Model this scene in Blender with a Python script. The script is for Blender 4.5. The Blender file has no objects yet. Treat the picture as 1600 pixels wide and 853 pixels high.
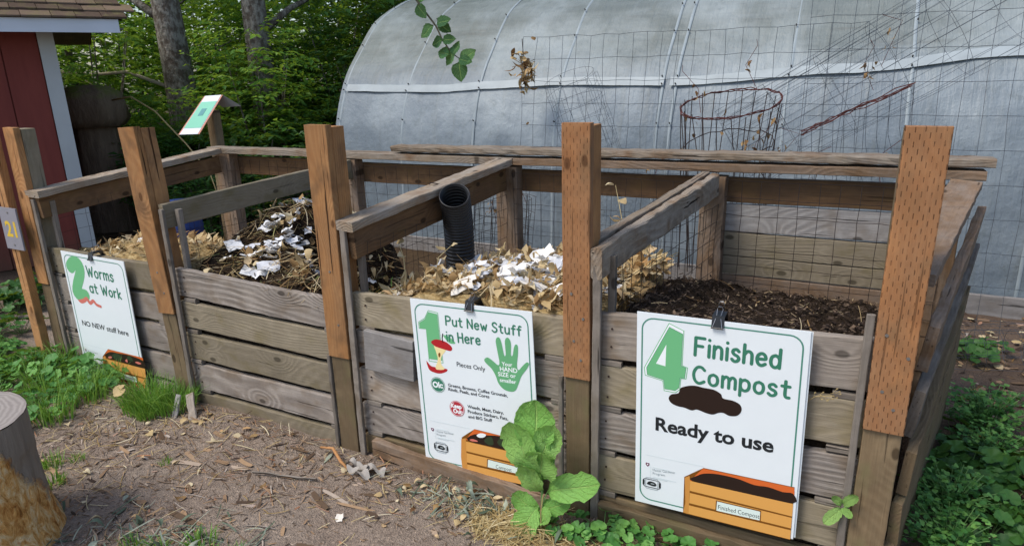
import bpy, math, random
import numpy as np
from mathutils import Vector, Matrix, noise as mnoise
from mathutils.geometry import tessellate_polygon

rnd = random.Random(11)
scene = bpy.context.scene
COL = scene.collection
PI = math.pi

def U(a, b): return rnd.uniform(a, b)

def lin(h):
    """'#rrggbb' as seen -> linear base colour"""
    h = h.lstrip('#')
    out = []
    for i in (0, 2, 4):
        c = int(h[i:i+2], 16) / 255
        out.append(c / 12.92 if c <= .04045 else ((c + .055) / 1.055) ** 2.4)
    return tuple(out) + (1,)

def fbm(x, y, z=0.0, s=1.0, o=4):
    return mnoise.fractal(Vector((x * s, y * s, z * s)), .6, 2.0, o)

# ------------------------------------------------------------------ materials
class Mat:
    def __init__(self, name, rough=.8, spec=.3):
        self.m = bpy.data.materials.new(name); self.m.use_nodes = True
        self.nt = self.m.node_tree; self.nt.nodes.clear()
        self.out = self.nt.nodes.new('ShaderNodeOutputMaterial')
        self.b = self.nt.nodes.new('ShaderNodeBsdfPrincipled')
        self.nt.links.new(self.b.outputs[0], self.out.inputs[0])
        self.b.inputs['Roughness'].default_value = rough
        self.b.inputs['Specular IOR Level'].default_value = spec
    def put(self, sock, v):
        if v is None: return
        if isinstance(v, bpy.types.NodeSocket): self.nt.links.new(v, sock)
        else: sock.default_value = v
    def node(self, t, ins=None, **props):
        n = self.nt.nodes.new(t)
        for k, v in props.items(): setattr(n, k, v)
        for k, v in (ins or {}).items(): self.put(n.inputs[k], v)
        return n
    def f(self, op, a, b=None, c=None, clamp=False):
        return self.node('ShaderNodeMath', {i: v for i, v in enumerate((a, b, c)) if v is not None}, operation=op, use_clamp=clamp).outputs[0]
    def vec(self, x, y, z): return self.node('ShaderNodeCombineXYZ', {0: x, 1: y, 2: z}).outputs[0]
    def xyz(self, v):
        n = self.node('ShaderNodeSeparateXYZ', {0: v}); return n.outputs[0], n.outputs[1], n.outputs[2]
    def vm(self, op, a, b): return self.node('ShaderNodeVectorMath', {0: a, 1: b}, operation=op).outputs[0]
    def noise(self, v, scale=5., detail=2., rough=.5, dist=0.):
        return self.node('ShaderNodeTexNoise', {'Vector': v, 'Scale': scale, 'Detail': detail, 'Roughness': rough, 'Distortion': dist}).outputs[0]
    def voro(self, v, scale=1., out=0, **p):
        return self.node('ShaderNodeTexVoronoi', {'Vector': v, 'Scale': scale}, **p).outputs[out]
    def rng(self, x, a, b, c=0., d=1., smooth=False):
        return self.node('ShaderNodeMapRange', {0: x, 1: a, 2: b, 3: c, 4: d}, interpolation_type='SMOOTHSTEP' if smooth else 'LINEAR').outputs[0]
    def mix(self, fac, a, b, mode='MIX'):
        n = self.node('ShaderNodeMix', {0: fac, 6: a, 7: b}, data_type='RGBA', blend_type=mode); return n.outputs[2]
    def ramp(self, x, stops):
        n = self.node('ShaderNodeValToRGB', {0: x}); e = n.color_ramp.elements
        while len(e) < len(stops): e.new(.5)
        for q, (p, c) in zip(e, stops): q.position = p; q.color = c
        return n.outputs[0]
    def coord(self, which='Object'): return self.node('ShaderNodeTexCoord').outputs[which]
    def rand(self): return self.node('ShaderNodeObjectInfo').outputs['Random']
    def attr(self, name): return self.node('ShaderNodeAttribute', attribute_name=name).outputs['Fac']
    def base(self, v): self.put(self.b.inputs['Base Color'], v)
    def bump(self, h, strength=.5, dist=.01):
        n = self.node('ShaderNodeBump', {'Strength': strength, 'Distance': dist, 'Height': h}); self.put(self.b.inputs['Normal'], n.outputs[0])
    def translucent(self, col, amount=.35):
        t = self.node('ShaderNodeBsdfTranslucent', {0: col})
        m = self.node('ShaderNodeMixShader', {0: amount, 1: self.b.outputs[0], 2: t.outputs[0]})
        self.nt.links.new(m.outputs[0], self.out.inputs[0])

def plain(name, hexcol, rough=.6, spec=.3, metal=0., vary=.0, vs=8.):
    m = Mat(name, rough, spec); c = lin(hexcol)
    if vary:
        n = m.noise(m.coord(), vs, 4, .6)
        d = tuple(x * (1 - vary) for x in c[:3]) + (1,); l = tuple(min(1, x * (1 + vary)) for x in c[:3]) + (1,)
        m.base(m.mix(n, d, l)); m.bump(n, .2, .01)
    else: m.base(c)
    m.b.inputs['Metallic'].default_value = metal
    return m.m

def wood(name, light, dark, lines=.5, gray=None, grayamt=.4, knot=1.0, incise=False, rough=.85, crack=.5, stain=None, bump=.6, freq=430.):
    """sawn plank: growth rings cut lengthwise, knots, fibre, checks, weathering; local X is the grain"""
    m = Mat(name, rough, .2)
    P0 = m.coord(); r = m.rand()
    P = m.vm('ADD', P0, m.vec(m.f('MULTIPLY', r, 41.), m.f('MULTIPLY', r, 3.1), m.f('MULTIPLY', m.f('FRACT', m.f('MULTIPLY', r, 7.3)), .6)))
    x, y, z = m.xyz(P)
    n1 = m.noise(m.vec(m.f('MULTIPLY', x, 2.2), m.f('MULTIPLY', y, 9.), m.f('MULTIPLY', z, 9.)), 1., 2.)
    kd = m.voro(m.vec(m.f('MULTIPLY', x, 2.0), m.f('ADD', m.f('MULTIPLY', z, 3.6), m.f('MULTIPLY', r, 17.)), 0.), 1., voronoi_dimensions='2D')
    kd = m.f('ADD', kd, m.f('MULTIPLY', m.f('SUBTRACT', n1, .5), .05))
    kf = m.rng(kd, 0., .36, 1., 0., True)
    kc = m.rng(kd, .035, .062, 1., 0., True)
    # pith wandering along the board
    yy = m.f('ADD', m.f('MULTIPLY', m.f('SUBTRACT', m.noise(m.vec(m.f('MULTIPLY', x, .9), 3.3, r), 1., 1.), .5), .35), y)
    zz = m.f('ADD', m.f('MULTIPLY', n1, .055), z)
    rr = m.f('SQRT', m.f('ADD', m.f('MULTIPLY', yy, yy), m.f('MULTIPLY', zz, zz)))
    rr = m.f('ADD', rr, m.f('MULTIPLY', kf, .05 * knot))
    ln = m.f('MULTIPLY_ADD', m.f('SINE', m.f('ADD', m.f('MULTIPLY', rr, freq), m.f('MULTIPLY', m.noise(m.vec(m.f('MULTIPLY', x, 3.), m.f('MULTIPLY', y, 14.), m.f('MULTIPLY', z, 14.)), 1., 3.), 3.5))), .5, .5)
    ln = m.f('POWER', ln, 1.4)
    lm_ = m.rng(m.noise(m.vec(m.f('MULTIPLY', x, 2.5), m.f('MULTIPLY', y, 11.), m.f('MULTIPLY', z, 11.)), 1.3, 2.), .35, .65, .25, 1.)
    ln = m.f('ADD', .5, m.f('MULTIPLY', m.f('SUBTRACT', ln, .5), lm_))
    fib = m.noise(m.vec(m.f('MULTIPLY', x, 5.), m.f('MULTIPLY', y, 210.), m.f('MULTIPLY', z, 210.)), 1., 3., .6)
    big = m.noise(m.vec(m.f('MULTIPLY', x, 2.), m.f('MULTIPLY', y, 6.), m.f('MULTIPLY', z, 6.)), 1.7, 4., .6)
    fine = m.noise(P, 60., 3., .65)
    blot = m.noise(P, 5.5, 5., .65)
    t = m.f('ADD', m.f('MULTIPLY', ln, lines), m.f('MULTIPLY', fib, 1 - lines))
    c = m.mix(t, lin(dark), lin(light))
    c = m.mix(m.rng(big, .3, .72), c, m.mix(.5, c, lin(dark)))
    c = m.mix(m.rng(blot, .50, .68, 0., .55), c, m.mix(.45, c, tuple(q * .45 for q in lin(dark)[:3]) + (1,)))
    c = m.mix(m.rng(blot, .46, .30, 0., .5), c, m.mix(.6, c, tuple(min(1, q * 1.25) for q in lin(light)[:3]) + (1,)))
    if gray:
        g = m.f('MULTIPLY', m.rng(m.f('ADD', big, m.f('MULTIPLY', fine, .35)), .48, .85), grayamt)
        c = m.mix(g, c, m.mix(t, tuple(q * .55 for q in lin(gray)[:3]) + (1,), lin(gray)))
    if stain:
        sn = m.noise(m.vec(m.f('MULTIPLY', x, 3.), m.f('MULTIPLY', y, 3.), m.f('MULTIPLY', z, 5.)), 2.3, 3.)
        c = m.mix(m.rng(sn, .52, .72, 0., .75), c, lin(stain))
    if knot:
        c = m.mix(m.f('MULTIPLY', kc, .75), c, tuple(q * .3 for q in lin(dark)[:3]) + (1,))
    ck = m.noise(m.vec(m.f('MULTIPLY', x, 1.6), m.f('MULTIPLY', y, 55.), m.f('MULTIPLY', z, 55.)), 1., 2., .5)
    ckm = m.f('MULTIPLY', m.rng(ck, .665, .70, 0., 1., True), crack)
    c = m.mix(ckm, c, tuple(q * .16 for q in lin(dark)[:3]) + (1,))
    # per-board tone
    tone = m.rng(m.f('FRACT', m.f('MULTIPLY', r, 13.7)), 0., 1., .78, 1.18)
    c = m.mix(1., c, m.vec(tone, tone, tone), 'MULTIPLY')
    h = m.f('ADD', m.f('MULTIPLY', ln, .35 + lines * .5), m.f('MULTIPLY', fib, .6))
    h = m.f('SUBTRACT', h, m.f('MULTIPLY', ckm, 1.6))
    if incise:
        X, Y, Z = m.xyz(P0)
        row = m.f('FLOOR', m.f('DIVIDE', Z, .0135))
        sh = m.f('MULTIPLY', m.f('MODULO', m.f('ABSOLUTE', row), 2.), .022)
        jx = m.f('MULTIPLY', m.f('FRACT', m.f('MULTIPLY', m.f('SINE', m.f('MULTIPLY', row, 12.99)), 43.)), .006)
        u = m.f('FRACT', m.f('DIVIDE', m.f('ADD', m.f('ADD', X, sh), jx), .044))
        v = m.f('FRACT', m.f('DIVIDE', Z, .0135))
        d = m.f('MULTIPLY', m.rng(m.f('ABSOLUTE', m.f('SUBTRACT', u, .5)), .17, .21, 1., 0.), m.rng(m.f('ABSOLUTE', m.f('SUBTRACT', v, .5)), .06, .12, 1., 0.))
        d = m.f('MULTIPLY', d, m.rng(fine, .3, .5, .35, 1.))
        c = m.mix(m.f('MULTIPLY', m.f('MULTIPLY', d, .8), m.rng(blot, .35, .6, .25, 1.)), c, lin('#3a1e11'))
        h = m.f('SUBTRACT', h, m.f('MULTIPLY', d, 1.5))
    m.base(c); m.bump(h, bump, .004)
    return m.m

def leafmat(name, stops, trans=.3, rough=.55, tcol=None, veins=False):
    m = Mat(name, rough, .35)
    t = m.attr('tone')
    n = m.noise(m.coord(), 3.0, 2.)
    v = m.f('ADD', m.f('MULTIPLY', t, .7), m.f('MULTIPLY', n, .3))
    c = m.ramp(v, [(p, lin(q)) for p, q in stops])
    if veins:
        uv = m.coord('UV'); x, y, z = m.xyz(uv)
        ax = m.f('ABSOLUTE', m.f('SUBTRACT', x, .5))
        mid = m.rng(ax, .008, .03, 1., 0.)
        side = m.f('PINGPONG', m.f('SUBTRACT', m.f('MULTIPLY', y, 7.), m.f('MULTIPLY', ax, 5.)), .5)
        sv = m.rng(side, .0, .07, 1., 0.)
        vv = m.f('MAXIMUM', mid, m.f('MULTIPLY', sv, .6))
        c = m.mix(m.f('MULTIPLY', vv, .75), c, lin('#b4d67c'))
        bl = m.noise(uv, 22., 3.)
        m.bump(m.f('SUBTRACT', bl, m.f('MULTIPLY', vv, .9)), .7, .01)
    m.base(c)
    if trans: m.translucent(m.mix(.5, c, lin(tcol or '#a8c030')), trans)
    return m.m

# ------------------------------------------------------------------ mesh building
class MB:
    def __init__(self): self.v = []; self.f = []; self.t = []; self.mi = []; self.uv = None
    def add(self, vs, fs, tone=.5, mi=0):
        o = len(self.v); self.v.extend(tuple(p) for p in vs)
        self.t.extend([tone] * len(vs))
        for q in fs: self.f.append(tuple(i + o for i in q)); self.mi.append(mi)
    def box(self, a, b, tone=.5, mi=0):
        x0, y0, z0 = a; x1, y1, z1 = b
        self.add([(x0,y0,z0),(x1,y0,z0),(x1,y1,z0),(x0,y1,z0),(x0,y0,z1),(x1,y0,z1),(x1,y1,z1),(x0,y1,z1)],
                 [(0,3,2,1),(4,5,6,7),(0,1,5,4),(1,2,6,5),(2,3,7,6),(3,0,4,7)], tone, mi)
    def tube(self, pts, r, n=4, tone=.5, mi=0, cap=True):
        pts = [Vector(p) for p in pts]; vs = []; m = len(pts)
        rs = r if isinstance(r, (list, tuple)) else [r] * m
        ref = None
        for i, p in enumerate(pts):
            d = (pts[min(i+1, m-1)] - pts[max(i-1, 0)])
            if d.length < 1e-9: d = Vector((0,0,1))
            d.normalize()
            if ref is None:
                ref = d.orthogonal().normalized()
            ref = (ref - d * ref.dot(d))
            if ref.length < 1e-6: ref = d.orthogonal()
            ref.normalize(); s = d.cross(ref)
            for k in range(n):
                a = 2 * PI * k / n
                vs.append(p + (ref * math.cos(a) + s * math.sin(a)) * rs[i])
        fs = [(i*n+k, i*n+(k+1) % n, (i+1)*n+(k+1) % n, (i+1)*n+k) for i in range(m-1) for k in range(n)]
        if cap: fs += [tuple(range(n-1, -1, -1)), tuple((m-1)*n+k for k in range(n))]
        self.add(vs, fs, tone, mi)
    def strip(self, pts, side, w, tone=.5, mi=0):
        """bent thin strip: pts along, side = half-width direction"""
        vs = []
        m = len(pts)
        for i, p in enumerate(pts):
            k = w[i] if isinstance(w, (list, tuple)) else w
            vs += [Vector(p) - Vector(side) * k, Vector(p) + Vector(side) * k]
        self.add(vs, [(2*i, 2*i+1, 2*i+3, 2*i+2) for i in range(m-1)], tone, mi)
    def build(self, name, mats, parent=None, loc=None, smooth=False, world=None):
        me = bpy.data.meshes.new(name)
        off = Vector(loc) if loc is not None else None
        if parent is not None and off is None and world is None: off = parent.location
        vs = self.v if off is None else [(a-off.x, b-off.y, c-off.z) for a, b, c in self.v]
        me.from_pydata(vs, [], self.f)
        if not isinstance(mats, (list, tuple)): mats = [mats]
        for q in mats: me.materials.append(q)
        if len(mats) > 1: me.polygons.foreach_set('material_index', self.mi)
        at = me.attributes.new('tone', 'FLOAT', 'POINT'); at.data.foreach_set('value', self.t)
        if smooth: me.polygons.foreach_set('use_smooth', [True] * len(me.polygons))
        if self.uv:
            ul = me.uv_layers.new(name='UVMap')
            for lp in me.loops: ul.data[lp.index].uv = self.uv[lp.vertex_index]
        me.update()
        o = bpy.data.objects.new(name, me); COL.objects.link(o)
        if parent is not None: o.parent = parent
        elif off is not None: o.location = off
        return o

def tag(o, label=None, cat=None, group=None, kind=None):
    if label: o['label'] = label
    if cat: o['category'] = cat
    if group: o['group'] = group
    if kind: o['kind'] = kind
    return o

def thing(name, label, cat, loc=(0,0,0), group=None):
    o = bpy.data.objects.new(name, None); COL.objects.link(o); o.location = loc; o.empty_display_size = .1
    return tag(o, label, cat, group)

def copy_tree(o, loc=None, rz=None, sc=None, label=None):
    c = o.copy(); COL.objects.link(c)
    for ch in list(o.children):
        d = ch.copy(); COL.objects.link(d); d.parent = c
        for g in list(ch.children):
            e = g.copy(); COL.objects.link(e); e.parent = d
    if loc is not None: c.location = loc
    if rz is not None: c.rotation_euler = (0, 0, rz)
    if sc is not None: c.scale = (sc, sc, sc) if not isinstance(sc, tuple) else sc
    if label: c['label'] = label
    return c

def board(name, a, b, w, t, mat, root, zdir=(0,0,1), warp=.003, wear=.0015, bev=.004, label=None, seed=None):
    """a sawn timber from a to b (centre line); w along zdir, t across; local X runs along the grain"""
    a = Vector(a); b = Vector(b); X = (b - a); L = X.length; X.normalize()
    Z = Vector(zdir); Z = (Z - X * Z.dot(X)).normalized(); Y = Z.cross(X)
    n = max(5, int(L / .045)); sx = U(0, 90)
    prof = []
    hw, ht = w / 2, t / 2; e = min(bev, ht * .45)
    for (cy, cz) in ((-1,-1),(1,-1),(1,1),(-1,1)):
        ys, zs = cy * ht, cz * hw
        if cy * cz > 0: prof += [(ys - cy*e, zs), (ys - cy*e*.3, zs - cz*e*.3), (ys, zs - cz*e)]
        else: prof += [(ys, zs - cz*e), (ys - cy*e*.3, zs - cz*e*.3), (ys - cy*e, zs)]
    # order the profile around the centre
    prof.sort(key=lambda q: math.atan2(q[1] / hw, q[0] / ht))
    k = len(prof); vs = []; sc = 1 / (1 if L > .3 else 1)
    for i in range(n + 1):
        s = L * i / n
        oy = warp * fbm(s * 1.1 + sx, 0, 0, 1, 2); oz = warp * fbm(s * 1.1 + sx, 7, 0, 1, 2)
        for (py, pz) in prof:
            j = wear * fbm((s + sx) * 14, py * 40, pz * 30 + sx, 1, 2)
            j2 = wear * fbm((s + sx) * 14, py * 40 + 9, pz * 30 + sx, 1, 2)
            dx = 0
            if i in (0, n): dx = .0015 * fbm(sx, py * 60, pz * 60 + i, 1, 2)
            vs.append((s + dx, py + oy + j, pz + oz + j2))
    fs = [(i*k+q, i*k+(q+1) % k, (i+1)*k+(q+1) % k, (i+1)*k+q) for i in range(n) for q in range(k)]
    fs += [tuple(range(k-1, -1, -1)), tuple(n*k+q for q in range(k))]
    me = bpy.data.meshes.new(name); me.from_pydata(vs, [], fs); me.materials.append(mat); me.update()
    o = bpy.data.objects.new(name, me); COL.objects.link(o)
    M = Matrix(((X.x, Y.x, Z.x, a.x), (X.y, Y.y, Z.y, a.y), (X.z, Y.z, Z.z, a.z), (0,0,0,1)))
    if root is not None:
        o.parent = root; M = Matrix.Translation(-root.location) @ M
    o.matrix_local = M
    if label: o['label'] = label
    return o

# ------------------------------------------------------------------ camera, light, world
YAW, PIT, ROL = math.radians(27.0), math.radians(16.8), math.radians(-1.4)
CAM = Vector((0, -2.37, 1.86))
fw = Vector((-math.sin(YAW)*math.cos(PIT), math.cos(YAW)*math.cos(PIT), -math.sin(PIT)))
rt0 = Vector((math.cos(YAW), math.sin(YAW), 0)); up0 = rt0.cross(fw)
rt = rt0 * math.cos(ROL) + up0 * math.sin(ROL); up = -rt0 * math.sin(ROL) + up0 * math.cos(ROL)
cd = bpy.data.cameras.new('camera'); cam = bpy.data.objects.new('camera', cd); COL.objects.link(cam)
cam.matrix_world = Matrix(((rt.x, up.x, -fw.x, CAM.x), (rt.y, up.y, -fw.y, CAM.y), (rt.z, up.z, -fw.z, CAM.z), (0,0,0,1)))
cd.sensor_width = 36; cd.sensor_fit = 'HORIZONTAL'; cd.lens = 1053 / 1600 * 36; cd.clip_start = .05; cd.clip_end = 500
scene.camera = cam

SUN_EL, SUN_AZ = math.radians(56), math.radians(218)     # azimuth clockwise from +Y
w = bpy.data.worlds.new('World'); scene.world = w; w.use_nodes = True
nt = w.node_tree; bg = nt.nodes['Background']
sky = nt.nodes.new('ShaderNodeTexSky'); sky.sky_type = 'NISHITA'; sky.sun_disc = False
sky.sun_elevation = SUN_EL; sky.sun_rotation = SUN_AZ; sky.dust_density = 2.0; sky.air_density = 1.0; sky.ozone_density = 1.0
nt.links.new(sky.outputs[0], bg.inputs[0]); bg.inputs[1].default_value = .115
sd = bpy.data.lights.new('sun', 'SUN'); sun = bpy.data.objects.new('sun', sd); COL.objects.link(sun)
sd.energy = 1.5; sd.angle = math.radians(20); sd.color = (1, .94, .85)
sdir = Vector((math.sin(SUN_AZ)*math.cos(SUN_EL), math.cos(SUN_AZ)*math.cos(SUN_EL), math.sin(SUN_EL)))
sun.rotation_euler = sdir.to_track_quat('Z', 'Y').to_euler()
vs_ = scene.view_settings; vs_.view_transform = 'Standard'; vs_.look = 'None'; vs_.exposure = .80; vs_.gamma = 1
# ------------------------------------------------------------------ wood species and other shared materials
W_gray = wood('weathered_grey_wood', '#b9afa4', '#665a4e', .6, '#bdb6b0', .4, 1.3, crack=.6, stain='#7d6e5d', freq=330., bump=.8)
W_olive = wood('olive_stained_wood', '#a69b87', '#746954', .22, '#a59a86', .35, 1.0, crack=.4, stain='#7b7052')
W_tan = wood('worn_tan_wood', '#b2a89b', '#786d62', .25, '#b3a99f', .5, .8, crack=.6, stain='#7a6751')
W_post = wood('brown_damp_wood', '#8d7a5e', '#5a4834', .22, '#8f8268', .35, .6, crack=.5, stain='#6d6547')
W_orange = wood('treated_orange_wood', '#c4935f', '#926038', .34, '#b39672', .35, 1.0, crack=.95, bump=.5, stain='#75583e')
W_incised = wood('incised_orange_wood', '#ba8658', '#90603e', .26, '#ac8c6c', .4, .5, incise=True, crack=.5, bump=.5, stain='#806549')
W_rail = wood('brown_rail_wood', '#94785c', '#5c4836', .28, '#a0958a', .55, .8, crack=.7, stain='#6a533c')
W_cap = wood('grey_brown_cap_wood', '#a8967e', '#6a5947', .35, '#b3aca2', .65, .8, crack=.9, stain='#7b6047')
W_under = wood('dark_brown_wood', '#8a6b4b', '#4f3a28', .25, '#6b5d50', .3, .8, crack=.5, stain='#6d5638')
W_silver = wood('silver_grey_wood', '#b0aca8', '#6b6560', .35, '#bdbbb9', .5, .8, crack=.8, stain='#7d746a')
W_guide = wood('dull_grey_strip_wood', '#968d82', '#5b5248', .3, '#a29a91', .5, .3, crack=.8, stain='#6a5e4f')
W_rough = wood('rough_split_wood', '#b0a08a', '#5d4b3a', .3, '#bdb3a6', .6, .8, crack=1.0, bump=1., stain='#74583c')
M_wire = plain('rusty_dark_wire', '#3c3432', .6, .3, .3)
M_rust = plain('rusty_red_wire', '#5a3430', .7, .3, .2)
M_galv = plain('dull_grey_wire', '#5a6068', .5, .4, .6)
M_screw = plain('screw_steel', '#9a9a98', .4, .5, .8)

# ------------------------------------------------------------------ compost bins
binroot = thing('compost_bin', 'row of four joined weathered plank compost bins with tall posts and wire mesh backs', 'compost bin', (-2.1, .75, 0))
B = binroot
def pb(name, a, b, w, t, m, **k): return board(name, a, b, w, t, m, B, **k)
# front posts: x range at top, at extension bottom, z of extension bottom/top, thickness
def front_post(x0t, x1t, x0b, x1b, zb, zt, mat, y=.02, t=.04, back=None, bz=1.16):
    xt = (x0t + x1t) / 2; xb = (x0b + x1b) / 2
    wd = (x1t - x0t)
    fx = lambda z: xb + (xt - xb) * (z - zb) / (zt - zb)
    pb('post_extension', (xb, y, zb), (xt, y, zt), wd, t, mat, zdir=(1,0,0), wear=.001)
    pb('post', (fx(-.15), .085, -.12), (fx(zt-.02), .085, zt - .012), wd * .96, .085, back or W_post, zdir=(1,0,0))
    return fx
f5 = front_post(.128, .252, .128, .252, .652, 1.668, W_incised, t=.04)
f4 = front_post(-.988, -.872, -.978, -.868, .635, 1.665, W_incised, t=.04, back=W_orange)
f3 = front_post(-2.255, -2.125, -2.245, -2.135, .505, 1.64, W_orange, back=W_orange)
f2 = front_post(-3.59, -3.455, -3.525, -3.395, .555, 1.61, W_orange, back=W_orange)
f1 = front_post(-4.70, -4.585, -4.705, -4.60, .59, 1.59, W_orange, back=W_olive)
# long reddish post in front of the first one
pb('front_batten', (-4.765, -.03, -.05), (-4.775, -.03, 1.60), .085, .05, W_orange, zdir=(1,0,0))
# damp lower posts show through as browner timbers, flush with the front of the boards
for fx, zb, wd in ((f5, .645, .118), (f4, .628, .105), (f3, .498, .115), (f2, .548, .118), (f1, .58, .10)):
    pb('lower_post', (fx(0), .026, -.1), (fx(zb), .026, zb), wd, .028, W_post, zdir=(1,0,0))
# screws
for fx, pts in ((f5, ((-.02,.80),(.04,.93),(-.03,1.0),(.02,.74))), (f4, ((-.02,1.0),(.03,.9),(-.01,.8),(.02,.72))), (f3, ((.0,.95),(.02,.68))), (f2, ((.0,.8),(.02,.68)))):
    for dx, z in pts:
        mb = MB()
        c = Vector((fx(z) + dx, -.0005, z))
        vs = [c + Vector((.0055*math.cos(a), -.0016, .0055*math.sin(a))) for a in [2*PI*k/10 for k in range(10)]] + [c + Vector((.0065*math.cos(a), .003, .0065*math.sin(a))) for a in [2*PI*k/10 for k in range(10)]]
        mb.add(vs, [tuple(range(10))] + [(k, (k+1) % 10, 10+(k+1) % 10, 10+k) for k in range(10)])
        mb.build('screw', M_screw, B)
# slat guides either side of the boards, right of each post (and left of the last)
def guide(x, z1, y, mat=W_guide, w_=.028, t=.02, dx=0):
    pb('slat_guide', (x, y, -.03), (x + dx, y, z1), w_, t, mat, zdir=(1,0,0), wear=.002)
guide(-2.095, 1.17, .012, w_=.032); guide(-2.065, 1.17, .092, W_guide, .03, .03)
guide(-3.36, 1.17, .012, w_=.032); guide(-3.325, 1.16, .092, W_guide, .03, .03)
guide(-.84, 1.165, .012, w_=.034); guide(-.805, 1.15, .092, W_guide, .03, .03)
guide(-4.565, 1.15, .012, W_guide, w_=.032); guide(-4.525, 1.13, .092, W_guide, .03, .03)
guide(.108, 1.06, .012, w_=.026)
guide(-.995, .63, .012, W_guide, .02, .02); guide(-2.262, .5, .012, W_guide, .02, .02)
NAILS = []
# removable front boards (and the little blocks that space them)
def bin_boards(x0, x1, rows, mats):
    for i, (zl0, zl1, zr0, zr1) in enumerate(rows):
        w_ = ((zl1 - zl0) + (zr1 - zr0)) / 2 - .006
        pb('slat_board', (x0, .058, (zl0+zl1)/2), (x1, .058 + U(-.003,.003), (zr0+zr1)/2), w_, .036, mats[i % len(mats)], warp=.006, wear=.003, bev=.005)
        for xn in (x0 + .03, x1 - .035):
            if x1 > 0 and xn > 0: continue
            for fz in (.28, .74):
                f = (xn - x0) / (x1 - x0); zn = (zl0 + (zr0-zl0)*f) * (1-fz) + (zl1 + (zr1-zl1)*f) * fz; NAILS.append((xn + .035*(1 if xn == x0+.03 else -1) + U(-.01,.01), .036, zn + U(-.012,.012)))
        if i:
            for xs in ((x0 + .05 + U(0,.04)), (x1 - .08 - U(0,.05))):
                f = (xs - x0) / (x1 - x0); z = (zl1 + (zr1 - zl1) * f)
                pb('spacer_block', (xs - .045, .052, z + .011), (xs + .045, .052, z + .011), .024, .028, W_guide)
bin_boards(-4.60, -3.42, [(.665,.835,.655,.828), (.475,.640,.468,.635), (.285,.458,.28,.450), (.09,.262,.085,.258), (-.06,.072,-.06,.066)], [W_olive, W_tan, W_gray, W_tan, W_gray])
bin_boards(-3.375, -2.165, [(.655,.832,.63,.792), (.468,.635,.452,.608), (.275,.440,.262,.43), (.085,.252,.078,.242), (-.06,.065,-.06,.058)], [W_gray, W_olive, W_olive, W_gray, W_olive])
bin_boards(-2.10, -.925, [(.672,.842,.70,.885), (.475,.655,.50,.678), (.278,.450,.30,.478), (.10,.255,.11,.275), (-.06,.082,-.06,.085)], [W_olive, W_tan, W_tan, W_gray, W_post])
bin_boards(-.86, .165, [(.725,.915,.765,.975), (.515,.695,.545,.735), (.305,.490,.335,.52), (.11,.285,.115,.30), (-.06,.09,-.06,.09)], [W_tan, W_olive, W_gray, W_olive, W_post])
mb = MB()
for x_, y_, z_ in NAILS: mb.tube([(x_, y_+.01, z_), (x_, y_+.0005, z_)], .0042, 7)
mb.build('nails', plain('rusty_nail', '#3a2c26', .8), B)
pb('patch_board', (-2.02, .014, .575), (-1.735, .008, .562), .205, .03, W_silver, warp=.002)
pb('kick_board', (-2.02, .0, .035), (-.99, -.03, .015), .09, .035, W_rail, wear=.006, warp=.012)
pb('kick_board', (-.82, .012, .02), (.1, .012, .01), .10, .03, W_post, wear=.006)
# rear posts, rails, caps
RY = 1.5
for x0, x1 in ((-4.62,-4.46), (-3.32,-3.19), (-2.05,-1.90), (-.75,-.615), (.40,.50)):
    pb('rear_post', ((x0+x1)/2, RY+.0, -.1), ((x0+x1)/2, RY, 1.265), (x1-x0), .09, W_rail, zdir=(1,0,0))
pb('rear_cap', (-4.70, RY+.02, 1.29), (-1.93, RY+.02, 1.30), .13, .045, W_cap, zdir=(0,1,0), wear=.003)
pb('rear_cap', (-1.925, RY+.02, 1.302), (.57, RY+.02, 1.325), .13, .045, W_rail, zdir=(0,1,0), wear=.003)
pb('top_plank', (-2.87, RY+.03, 1.353), (.60, RY+.035, 1.385), .14, .042, W_cap, zdir=(0,1,0), wear=.006, bev=.009)
for x0, x1, z in ((-4.6,-3.25,1.165), (-3.245,-1.985,1.165), (-1.98,-.69,1.17), (-.685,.5,1.18)):
    pb('rear_rail', (x0, RY+.066, z), (x1, RY+.066, z+.008), .14, .038, W_under)
# rear planks of the last bin, behind the wire
for z0, z1, m in ((.945,1.10,W_silver), (.80,.935,W_olive), (.69,.795,W_olive), (.545,.68,W_rail), (.40,.54,W_under), (.25,.39,W_under), (.1,.24,W_under)):
    pb('rear_board', (-.66, RY+.068, (z0+z1)/2), (.5, RY+.068, (z0+z1)/2+.004), z1-z0, .036, m)
# cross rails
pb('side_cap', (-4.55, .0, 1.185), (-4.57, 1.43, 1.292), .135, .042, W_cap, zdir=(1,0,0), wear=.003)
pb('side_rail', (-4.535, .02, 1.095), (-4.555, 1.43, 1.185), .13, .036, W_under)
pb('divider_rail', (-3.385, .03, 1.125), (-3.235, 1.45, 1.20), .135, .04, W_olive, wear=.003)
pb('divider_cap', (-2.08, .0, 1.183), (-1.975, 1.43, 1.300), .115, .045, W_cap, zdir=(1,0,0), wear=.004, bev=.007)
pb('divider_rail', (-2.06, .03, 1.09), (-1.985, 1.44, 1.19), .14, .038, W_under)
pb('divider_rail', (-.842, .0, 1.135), (-.665, 1.42, 1.225), .125, .045, W_rough, wear=.006, bev=.008)
pb('divider_rail', (-.895, .06, 1.14), (-.725, 1.46, 1.228), .125, .042, W_cap, wear=.004)
pb('side_cap', (.215, .10, 1.175), (.49, 1.44, 1.283), .13, .042, W_rail, zdir=(1,0,0), wear=.004)
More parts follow.
